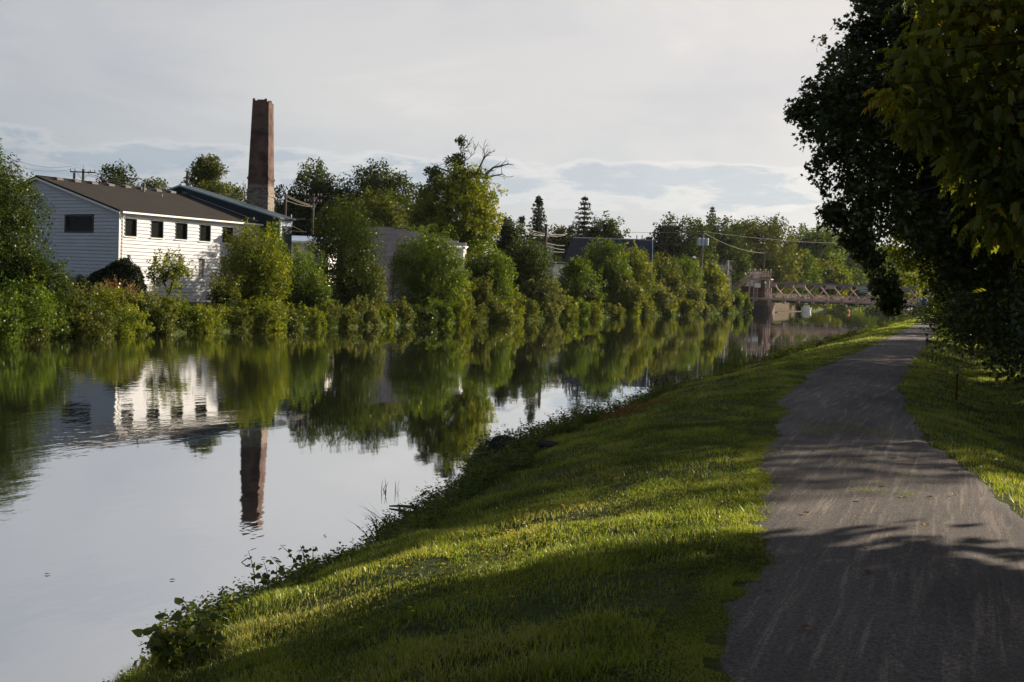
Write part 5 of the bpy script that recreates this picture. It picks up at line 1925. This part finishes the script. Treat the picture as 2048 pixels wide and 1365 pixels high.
for px, d in ((1923, 24.0),):
    x, y = col_xy(px, d)
    e = empty('marker_post', (x, y, float(ground_z(x, y)) - .05), 'slim orange brown marker post standing in the shady verge', 'post')
    MB().box(-.022, .022, -.02, .02, 0, .66).obj('stake', solid('orange_brown_stake', (0.11, 0.045, 0.012), 0.8, 0.2, 4.0), e)
    MB().box(-.026, .026, -.024, .024, .62, .68).obj('cap', M_POLED, e)

# ------------------------------------------------------------------ grass, weeds and small things on the near bank


def grass_band(rng, y0, y1, dens, h, w, side, segs, edge=False):
    if side < 0:
        area = (y1 - y0) * 6.6
        n = int(area * dens)
        y = rng.uniform(y0, y1, n)
        u = rng.uniform(-0.06, 1.0, n)
        if edge:
            u = rng.normal(0, .030, n) + .006
        x = path_l(y) + (shore(y) - path_l(y)) * u
        # ragged path edge
        keep = (u > 0.0) | ((np.sin(y * 6.3 + np.sin(y * 2.7) * 2) + np.sin(y * 15.1)) * .5 > .2 - u * 9 - .75)
        hh = .8 * h * (0.55 + 0.35 * np.clip((np.sin(x * 2.3 + np.sin(y * 1.1)) + np.sin(y * 1.9 + x)) * .5, -1, 1) + 0.9 * np.clip((u - .62) / .38, 0, 1) ** 1.5 + 0.25)
        tuft = (np.sin(x * 5.1 + 1.3 * np.sin(y * 3.1)) * np.sin(y * 4.3 + x * 1.7))
        hh = hh * (1 + .35 * tuft)
        hh = np.where(u < .07, hh * .55, hh)
    else:
        area = (y1 - y0) * 6.5
        n = int(area * dens)
        y = rng.uniform(y0, y1, n)
        v = rng.uniform(-.1, 6.4, n)
        x = path_r(y) + v
        keep = (v > 0) | (rng.uniform(size=n) < .4)
        tuft = (np.sin(x * 5.1 + 1.3 * np.sin(y * 3.1)) * np.sin(y * 4.3 + x * 1.7))
        hh = h * (.8 + .35 * tuft)
    x, y, hh, tuft = x[keep], y[keep], hh[keep] * rng.uniform(.6, 1.25, keep.sum()), tuft[keep]
    # thin, worn patches
    bare = np.sin(x * 1.3 + 2.0 * np.sin(y * .63)) * np.sin(y * 1.7 - x * .8 + .6)
    fineb = np.sin(x * 6.1 + 2.3 * np.sin(y * 2.9)) * np.sin(y * 5.3 - x * 3.1)
    k2 = ((bare < .45) | (rng.uniform(size=len(x)) < .22)) & ((fineb < .5) | (rng.uniform(size=len(x)) < .3))
    if edge:
        k2[:] = True
    x, y, hh, tuft = x[k2], y[k2], hh[k2], tuft[k2]
    n = len(x)
    z = ground_z(x, y) - .01
    a = rng.uniform(0, 2 * PI, n)
    lean = rng.uniform(.15, .75, n)
    la = rng.uniform(0, 2 * PI, n)
    P = np.stack([x, y, z], -1)
    side_v = np.stack([np.cos(a), np.sin(a), np.zeros(n)], -1) * (w * rng.uniform(.6, 1.3, n))[:, None]
    lv = np.stack([np.cos(la), np.sin(la), np.zeros(n)], -1)
    mid = P + lv * (hh * lean * .3)[:, None] + np.array([0, 0, 1]) * (hh * .6)[:, None]
    tip = P + lv * (hh * lean)[:, None] + np.array([0, 0, 1]) * (hh * (1 - .25 * lean))[:, None]
    patch = .5 + .5 * np.sin(x * .9 + 1.5 * np.sin(y * .45)) * np.sin(y * .8 + .5)
    pb = np.sin(x * 2.7 + 1.9 * np.sin(y * 1.3)) * np.sin(y * 2.2 + 1.4 * np.sin(x * 1.7))
    t = np.clip(.24 + .28 * patch + .12 * tuft +   .31 * pb + .16 * rng.normal(size=n), 0, .9)
    dry = rng.uniform(size=n) < (.07 + .45 * np.clip(np.sin(x * 1.6 + y * .9 + 2 * np.sin(y * .5)) * np.sin(y * 1.15 - x * .7) - .25, 0, 1))
    t = np.where(dry, .97, t)
    if segs == 2:
        V = np.stack([P - side_v, P + side_v, mid + side_v * .7, mid - side_v * .7, tip], 1).reshape(-1, 3)
        b = np.arange(n) * 5
        Fc = np.concatenate([np.stack([b, b + 1, b + 2], -1), np.stack([b, b + 2, b + 3], -1), np.stack([b + 3, b + 2, b + 4], -1)])
        return V, Fc, np.repeat(t, 5)
    V = np.stack([P - side_v, P + side_v, tip], 1).reshape(-1, 3)
    b = np.arange(n) * 3
    return V, np.stack([b, b + 1, b + 2], -1), np.repeat(t, 3)


rg = np.random.default_rng(41)
gl = [grass_band(rg, 4.4, 8, 3600, .085, .0035, -1, 2), grass_band(rg, 8, 12, 2700, .09, .0042, -1, 2), grass_band(rg, 12, 18, 1700, .095, .0055, -1, 1), grass_band(rg, 18, 28, 850, .10, .008, -1, 1),
      grass_band(rg, 28, 50, 360, .11, .013, -1, 1), grass_band(rg, 50, 100, 110, .13, .024, -1, 1), grass_band(rg, 100, 235, 26, .18, .06, -1, 1)]
gl += [grass_band(rg, 4.4, 9, 850, .085, .0038, -1, 2, True), grass_band(rg, 9, 16, 300, .085, .005, -1, 1, True), grass_band(rg, 16, 32, 120, .10, .009, -1, 1, True)]
o = foliage_obj('lawn_grass', gl, LM['grass'], None)
props(o, 'sunlit and shaded mown grass on the bank left of the towpath', kind='stuff')
gl = [grass_band(rg, 9, 14, 2000, .085, .005, 1, 1), grass_band(rg, 14, 22, 1100, .09, .007, 1, 1), grass_band(rg, 22, 40, 420, .11, .012, 1, 1), grass_band(rg, 40, 110, 70, .13, .03, 1, 1)]
o = foliage_obj('verge_grass', gl, LM['grass'], None)
props(o, 'dark grass verge right of the towpath', kind='stuff')

# grass islands on the path itself
gp = []
for px, py, rx, ry, n in ((1710, 862, .30, .16, 1500), (1690, 870, .2, .1, 400), (1765, 990, .085, .04, 300), (1828, 996, .07, .03, 180), (1780, 975, .09, .03, 160), (1830, 955, .08, .03, 100), (1690, 905, .1, .05, 150), (1735, 935, .16, .06, 120), (1535, 985, .12, .10, 160), (1528, 1020, .1, .09, 140), (1560, 905, .12, .2, 120), (1500, 1095, .12, .06, 120)):
    d = (CZ - 1.47) * F / (py - hz(px))
    cx, cy = col_xy(px, d)
    x = cx + rg.normal(0, rx, n)
    y = cy + rg.normal(0, ry * 2, n)
    z = np.full(n, 1.462)
    h = rg.uniform(.02, .06, n)
    a, la = rg.uniform(0, 2 * PI, n), rg.uniform(0, 2 * PI, n)
    P = np.stack([x, y, z], -1)
    sv = np.stack([np.cos(a), np.sin(a), 0 * a], -1) * .004
    tip = P + np.stack([np.cos(la) * h * .8, np.sin(la) * h * .8, h], -1)
    V = np.stack([P - sv, P + sv, tip], 1).reshape(-1, 3)
    b = np.arange(n) * 3
    gp.append((V, np.stack([b, b + 1, b + 2], -1), np.repeat(np.clip(.45 + .2 * rg.normal(size=n), 0, .9), 3)))
o = foliage_obj('path_grass', gp, LM['grass'], None)
props(o, 'small grass tufts growing on the stone dust towpath', kind='stuff')


def weeds(rng, y0, y1, n, h0, h1, leaf, u0=.80, u1=1.03, per=16, tint=(.2, .75)):
    """leafy stems along the water's edge"""
    y = rng.uniform(y0, y1, n)
    u = rng.uniform(u0, u1, n)
    x = path_l(y) + (shore(y) - path_l(y)) * u
    z = np.maximum(ground_z(x, y), 0.02)
    clump = .55 + .45 * np.sin(y * 2.1 + 1.2 * np.sin(y * .7)) * np.sin(y * .9 + 2)
    h = rng.uniform(h0, h1, n) * (.55 + .6 * clump)
    lean = rng.normal(size=(n, 2)) * .25 + np.array([-.18, 0])
    s = rng.uniform(.08, 1.0, (n, per))
    P = np.stack([x[:, None] + lean[:, :1] * h[:, None] * s, y[:, None] + lean[:, 1:] * h[:, None] * s, z[:, None] + h[:, None] * s], -1).reshape(-1, 3)
    m = len(P)
    a = rng.uniform(0, 2 * PI, m)
    T = np.stack([np.cos(a), np.sin(a), rng.uniform(-.6, .5, m)], -1)
    P = P + T * (leaf * .25)
    Nn = np.stack([rng.normal(size=m) * .4, rng.normal(size=m) * .4, np.ones(m)], -1)
    S = leaf * rng.uniform(.6, 1.3, m) * (1.15 - .45 * s.ravel())
    V, Fc, k = leaves(P, Nn, T, S, 'leaf')
    t = np.repeat(rng.uniform(*tint, n), per) + rng.normal(0, .08, m)
    st = MB()
    return (V, Fc, np.repeat(np.clip(t, 0, 1), k))


wl_ = [weeds(rg, 10.5, 13.5, 260, .10, .30, .05), weeds(rg, 13.5, 18.5, 760, .18, .44, .06, .76, 1.03, 16, (.3, .78)), weeds(rg, 18.5, 23, 560, .18, .46, .065, .77, 1.03, 16, (.3, .8)), weeds(rg, 23, 32, 480, .15, .42, .07, .82, 1.03, 16, (.3, .8)),
       weeds(rg, 32, 48, 420, .15, .36, .09, .86, 1.03, 14, (.4, .85)), weeds(rg, 48, 80, 500, .25, .6, .15, .82, 1.03, 12), weeds(rg, 80, 200, 620, .3, .7, .26, .8, 1.03, 9), weeds(rg, 6.5, 10.5, 150, .10, .26, .05, .9, 1.02),
       weeds(rg, 20.5, 24, 260, .06, .16, .06, .58, .78, 9, (.86, 1.0)), weeds(rg, 5, 12, 1500, .03, .08, .030, .03, .9, 6, (.35, .78)), weeds(rg, 12, 24, 1400, .05, .10, .04, .03, .85, 6, (.3, .75)), weeds(rg, 6, 10.5, 240, .08, .24, .045, .86, 1.02)]
o = foliage_obj('bank_weeds', wl_, LM['weed'], None)
props(o, 'leafy weeds and creeping plants along the near waterline', kind='stuff')

# yellow wildflowers in the lawn
FL = leaf_mat('yellow_petals', [(0.0, (0.45, 0.30, 0.01)), (1.0, (0.62, 0.42, 0.02))], trans=.4)
fv = []
for px, py, sp, n in ((1000, 1165, .35, 14), (1075, 1120, .30, 12), (1115, 1090, .2, 7), (1025, 1125, .3, 8), (1210, 995, .12, 7), (900, 1240, .5, 8), (860, 1330, .3, 5)):
    d = (CZ - .95) * F / (py - hz(px))
    cx, cy = col_xy(px, d)
    x, y = cx + rg.normal(0, sp, n), cy + rg.normal(0, sp * .8, n)
    z = ground_z(x, y) + rg.uniform(.06, .12, n)
    P = np.repeat(np.stack([x, y, z], -1), 5, axis=0)
    a = np.tile(np.arange(5) * 2 * PI / 5, n)
    T = np.stack([np.cos(a), np.sin(a), .35 + 0 * a], -1)
    V, Fc, k = leaves(P, np.tile([[0, 0, 1.0]], (len(P), 1)) - T * .3, T, np.full(len(P), .020), 'leaf')
    fv.append((V, Fc, rg.uniform(0, 1, len(V))))
o = foliage_obj('yellow_flowers', fv, FL, None)
props(o, 'scattered small yellow flowers in the sunlit grass', kind='stuff')

# ------------------------------------------------------------------ single plants, rocks and litter


def on_bank(px, py, z=None):
    """ground under a point of the survey photograph"""
    zz = .45 if z is None else z
    for _ in range(12):
        d = (CZ - zz) * F / max(8, py - hz(px))
        x, y = col_xy(px, d)
        zz = max(.30, float(ground_z(x, y))) if z is None else z
    if z is None:
        x = max(x, float(shore(y)) + .08)
        zz = float(ground_z(x, y))
    return x, y, max(zz, 0.0), d


M_ROCK = solid('dark_bank_rock', (0.028, 0.025, 0.023), 0.9, 0.45, 3.0, bumpd=0.03)


def rock(px, py, sx, sy, sz, label, seed):
    x, y, z, d = on_bank(px, py)
    rng = np.random.default_rng(seed)
    bmv, bmf = [], []
    nu, nv = 14, 9
    dirs = rng.normal(size=(7, 3))
    for j in range(nv + 1):
        for i in range(nu):
            th, ph = PI * j / nv, 2 * PI * i / nu
            v = np.array([math.sin(th) * math.cos(ph), math.sin(th) * math.sin(ph), math.cos(th)])
            r = 1.0
            for q in dirs:
                r -= .16 * max(0, v @ q / np.linalg.norm(q) - .55)
            bmv.append((v[0] * r * sx, v[1] * r * sy, v[2] * r * sz))
    for j in range(nv):
        for i in range(nu):
            bmf.append((j * nu + i, (j + 1) * nu + i, (j + 1) * nu + (i + 1) % nu, j * nu + (i + 1) % nu))
    o = MB().add(bmv, bmf).obj('rock', M_ROCK, None, False)
    o.location = (x, y, z + sz * .25)
    props(o, label, 'rock', 'rocks along the near waterline')


rock(1022, 912, .34, .28, .28, 'largest dark rounded rock at the near waterline beside a leafy weed', 1)
rock(985, 935, .30, .25, .16, 'low dark rock just left of the largest waterline rock', 2)
rock(1110, 896, .24, .18, .08, 'flat dark rock half hidden in weeds right of the largest rock', 3)
rock(440, 1262, .15, .13, .09, 'dark stone at the bank edge right of the heart leaved plant', 4)
rock(300, 1362, .12, .1, .06, 'dark stone on the near waterline in the bottom left', 5)
rock(470, 1320, .13, .1, .06, 'dark half buried stone below the bank edge weeds', 6)


def leafy_plant(px, py, h, n_stems, leaf, label, seed, name='leafy_plant', mat='weed', per=9, lean=(-.25, 0), spread=.12, tint=(.35, .7), z=None):
    x, y, z, d = on_bank(px, py, z)
    rng = np.random.default_rng(seed)
    e = empty(name, (x, y, z), label, 'plant')
    sm = solid('green_stem_%d' % seed, (0.05, 0.055, 0.02), 0.8, 0.2, 5.0)
    Ps, Ts = [], []
    for k in range(n_stems):
        b = rng.normal(size=2) * spread
        hh = h * rng.uniform(.55, 1.05)
        le = np.array(lean) + rng.normal(size=2) * .22
        pts = [np.array([b[0] + le[0] * hh * f * f, b[1] + le[1] * hh * f * f, hh * f]) for f in (0, .35, .7, 1)]
        MB().tube(pts, [.007, .006, .004, .002], 5).obj('stem', sm, e)
        for i in range(per):
            f = .18 + .82 * i / (per - 1)
            p = np.array([b[0] + le[0] * hh * f * f, b[1] + le[1] * hh * f * f, hh * f])
            a = i * 2.4 + rng.uniform(-.4, .4)
            T = np.array([math.cos(a), math.sin(a), rng.uniform(-.9, .1)])
            Ps.append(p + T * leaf * .3)
            Ts.append(T)
    Ps, Ts = np.array(Ps), np.array(Ts)
    m = len(Ps)
    # heart shaped leaf with a fold
    V0 = np.array([(0, .06, 0), (-.24, 0, .05), (-.42, .28, .09), (-.28, .62, .04), (0, 1, -.10), (.28, .62, .04), (.42, .28, .09), (.24, 0, .05), (0, .5, -.02)], float)
    F0 = np.array([(0, 8, 2, 1), (8, 4, 3, 2), (0, 7, 6, 8), (8, 6, 5, 4)])
    Nn = unit(np.stack([rng.normal(size=m) * .5, rng.normal(size=m) * .5 - .35, np.ones(m) * .8], -1))
    T = unit(Ts - (Ts * Nn).sum(1, keepdims=True) * Nn)
    B = np.cross(T, Nn)
    S = leaf * rng.uniform(.6, 1.2, m)
    V = Ps[:, None] + S[:, None, None] * (V0[None, :, 0:1] * B[:, None] + V0[None, :, 1:2] * T[:, None] + V0[None, :, 2:3] * Nn[:, None])
    Fc = F0[None] + (np.arange(m) * 9)[:, None, None]
    t = np.repeat(rng.uniform(*tint, m), 9)
    # a leaf that can be told apart is a part of its own where it is large
    if leaf > .0855:
        for i in range(m):
            link_mesh('leaf', np_mesh('leaf', V[i], F0, t[i * 9:(i + 1) * 9]), LM[mat], e)
    else:
        link_mesh('foliage', np_mesh('foliage', V.reshape(-1, 3), Fc.reshape(-1, 4), t), LM[mat], e)
    return e


leafy_plant(408, 1348, .38, 10, .0858, 'weed with large drooping heart shaped leaves leaning over the water', 61, lean=(-.06, -.1), spread=.15, per=10, tint=(.5, .8))
leafy_plant(415, 1345, .32, 9, .075, 'dark low weed at the foot of the heart leaved plant', 62, lean=(-.3, 0), tint=(.2, .4))
leafy_plant(415, 1285, .30, 4, .07, 'small broad leaved weed right of the heart leaved plant', 63, tint=(.3, .6))
leafy_plant(215, 1375, .26, 3, .08, 'small upright seedling at the waterline in the bottom left corner', 64, lean=(.05, 0), spread=.05, tint=(.3, .6))
leafy_plant(278, 1350, .22, 3, .07, 'small leaning seedling on the lowest bit of shore', 65, lean=(-.5, 0), tint=(.3, .6))
leafy_plant(470, 1200, .38, 6, .07, 'bright leafy weed on the bank edge above the dark stone', 66, lean=(-.3, 0), tint=(.5, .85))
leafy_plant(540, 1160, .30, 6, .06, 'leafy weed on the bank edge left of the spiky sedge', 67, tint=(.5, .85))
leafy_plant(985, 925, .52, 4, .085 * .99, 'slender leafy weed standing left of the largest rock', 68, lean=(-.1, 0), spread=.08, tint=(.1, .35))
leafy_plant(1078, 888, .45, 6, .084, 'bushy weed right of the largest rock', 69, spread=.2, tint=(.1, .4))
leafy_plant(1310, 795, .80, 5, .084, 'sunlit thin weed rising against the bright water, left of two', 70, spread=.25, lean=(-.1, 0), tint=(.5, .9))
leafy_plant(1342, 785, .75, 5, .084, 'sunlit thin weed rising against the bright water, right of two', 71, spread=.25, lean=(-.1, 0), tint=(.5, .9))


def reeds(px, py, n, h, sx, sy, w, label, name, seed, lean=0.2, z=None, dirx=0.0, cat='plant', tint=(.1, .4)):
    x, y, z, d = on_bank(px, py, z)
    rng = np.random.default_rng(seed)
    e = empty(name, (x, y, z), label, cat)
    pl = []
    for k in range(n):
        b = np.array([rng.normal() * sx, rng.normal() * sy, -.05])
        hh = h * rng.uniform(.5, 1.1)
        le = np.array([dirx + rng.normal() * lean, rng.normal() * lean, 0])
        a = rng.uniform(0, PI)
        s = np.array([math.cos(a), math.sin(a), 0]) * w
        pts = [b + le * hh * f * f + np.array([0, 0, hh * f]) for f in (0, .4, .75, 1)]
        V = np.array([pts[0] - s, pts[0] + s, pts[1] + s * .9, pts[1] - s * .9, pts[2] + s * .6, pts[2] - s * .6, pts[3], pts[3]])
        pl.append((V, np.array([(0, 1, 2, 3), (3, 2, 4, 5), (5, 4, 6, 7)]), np.full(8, rng.uniform(*tint))))
    if n <= 14:
        for V, Fc, t in pl:
            link_mesh('blade', np_mesh('blade', V, Fc, t), LM['weed'], e)
    else:
        foliage_obj('blades', pl, LM['weed'], e)


reeds(795, 988, 8, .26, .12, .1, .006, 'few thin reed blades standing alone in the open water', 'reed_clump', 81, .22, z=0.0)
reeds(705, 1092, 26, .42, .10, .14, .009, 'dark spiky sedge clump leaning out over the water', 'sedge_clump', 82, .35, dirx=-.8)
reeds(1440, 752, 120, 1.0, .40, .45, .012, 'tall tuft of green reeds at the near waterline below the bridge reflection', 'reed_tuft', 83, .3, tint=(.35, .65))
reeds(870, 985, 22, .42, .10, .2, .007, 'small upright sedge beside the floating stick', 'sedge_clump', 84, .25)

x, y, z, d = on_bank(805, 1021, 0.0)
o = MB().tube([(0, 0, 0), (.16, .03, .015), (.34, .0, .03), (.5, .02, .02)], [.012, .02, .024, .018], 6).obj('driftwood_stick', M_POLED, None, True)
o.location = (x - .1, y, .02)
props(o, 'dark stick lying in the water against the near bank', 'stick')
x, y, z, d = on_bank(498, 1132, 0.0)
o = MB().tube([(0, 0, 0), (.06, .03, .05), (.12, .05, .06)], [.005, .007, .003], 5).obj('floating_twig', M_POLED, None)
o.location = (x, y, 0)
props(o, 'short dark twig poking from the smooth water near the bank', 'stick')
M_SCRAP = solid('dark_leaf_scrap', (0.04, 0.03, 0.02), 0.9, 0.2, 5.0)
for px, py, lab in ((537, 1123, 'dark leaf floating beside the short twig'), (352, 1169, 'dark leaf floating alone on the lower water'), (668, 1077, 'dark speck of leaf floating left of the sedge clump'), (98, 1158, 'tiny yellowish leaf floating near the left edge')):
    x, y, z, d = on_bank(px, py, 0.0)
    o = link_mesh('floating_leaf', np_mesh('floating_leaf', np.array([(0, 0, .004), (-.022, .03, .012), (0, .075, .006), (.022, .03, .012)]), np.array([(0, 3, 2, 1)])), M_SCRAP if 'yellow' not in lab else None)
    o.location, o.rotation_euler = (x, y, .004), (0, 0, RG.uniform(0, 6))
    if 'yellow' in lab:
        o.data.materials.append(solid('yellowed_leaf', (0.35, 0.20, 0.04), 0.8, 0.2, 9.0))
    props(o, lab, 'leaf', 'leaves floating on the canal')

M_FALL = [solid('fallen_leaf_ochre', (0.34, 0.19, 0.05), 0.8, 0.25, 20.0), solid('fallen_leaf_brown', (0.13, 0.075, 0.035), 0.85, 0.25, 20.0)]
fl = [(1878, 1057, 0, 'yellow leaf lying on the sunlit path near the shadow edge'), (1930, 994, 0, 'ochre leaf near the right side of the sunlit path'), (1828, 1002, 1, 'largest curled brown leaf in the middle of the sunlit path'), (1788, 979, 0, 'small yellow leaf by the grass tufts on the path'),
      (1887, 999, 0, 'pale leaf right of the curled brown leaf'), (1639, 1032, 0, 'small yellow leaf on the left part of the sunlit path'), (1735, 1006, 1, 'tiny dark leaf left of the grass tuft on the path'), (1757, 1106, 1, 'brown leaf just inside the shaded path'),
      (1560, 1182, 1, 'brown leaf on the shaded path at left'), (1645, 907, 1, 'dark leaf on the shaded path before the sunlit strip'), (1840, 886, 0, 'pale leaf at the right path edge before the sunlit strip'), (1690, 812, 0, 'pale leaf far along the shaded path'), (1655, 1266, 1, 'small leaf low on the shaded path'),
      (1760, 1152, 1, 'dark crumpled leaf on the shaded path at centre')]
for i, (px, py, k, lab) in enumerate(fl):
    d = (CZ - 1.485) * F / (py - hz(px))
    x, y = col_xy(px, d)
    s = .075 if 'largest' in lab else .05
    V = np.array([(0, 0, .002), (-.5, .25, .18), (-.42, .8, .22), (0, 1.25, .05), (.42, .8, .2), (.5, .25, .26), (0, .6, .03)]) * s
    o = link_mesh('fallen_leaf', np_mesh('fallen_leaf', V, np.array([(0, 6, 2, 1), (6, 3, 3, 2), (0, 5, 4, 6), (6, 4, 3, 3)])[[0, 2]]), M_FALL[k])
    me = bpy.data.meshes.new('fallen_leaf')
    me.from_pydata([tuple(v) for v in V], [], [(0, 6, 2, 1), (6, 3, 2), (0, 5, 4, 6), (6, 4, 3)])
    me.materials.append(M_FALL[k])
    o.data = me
    o.location, o.rotation_euler = (x, y, 1.487), (0, 0, RG.uniform(0, 6))
    props(o, lab, 'leaf', 'fallen leaves on the towpath')
# pebbles scattered on the stone dust
rp = np.random.default_rng(9)
V, Fc = [], []
n = 900
yy = 4.5 + 18 * rp.uniform(0, 1, n) ** 1.6
uu = rp.uniform(.02, .98, n)
xx = path_l(yy) + (path_r(yy) - path_l(yy)) * uu
base = np.array([(1, 0, 0), (0, 1, 0), (-1, 0, 0), (0, -1, 0), (0, 0, .8), (0, 0, -.6)])
tri = np.array([(0, 1, 4), (1, 2, 4), (2, 3, 4), (3, 0, 4), (1, 0, 5), (2, 1, 5), (3, 2, 5), (0, 3, 5)])
sz = rp.uniform(.003, .006, n) * rp.uniform(.6, 1.4, n)
zz = 1.462 + .03 * np.sin(PI * uu) + .004
V = (base[None] * sz[:, None, None] * rp.uniform(.6, 1.3, (n, 6, 1)) + np.stack([xx, yy, zz], -1)[:, None]).reshape(-1, 3)
Fc = (tri[None] + (np.arange(n) * 6)[:, None, None]).reshape(-1, 3)
o = link_mesh('gravel', np_mesh('gravel', V, Fc), solid('pebble_grey', (0.22, 0.20, 0.185), 0.9, 0.4, 8.0))
props(o, 'loose pebbles scattered over the towpath surface', kind='stuff')
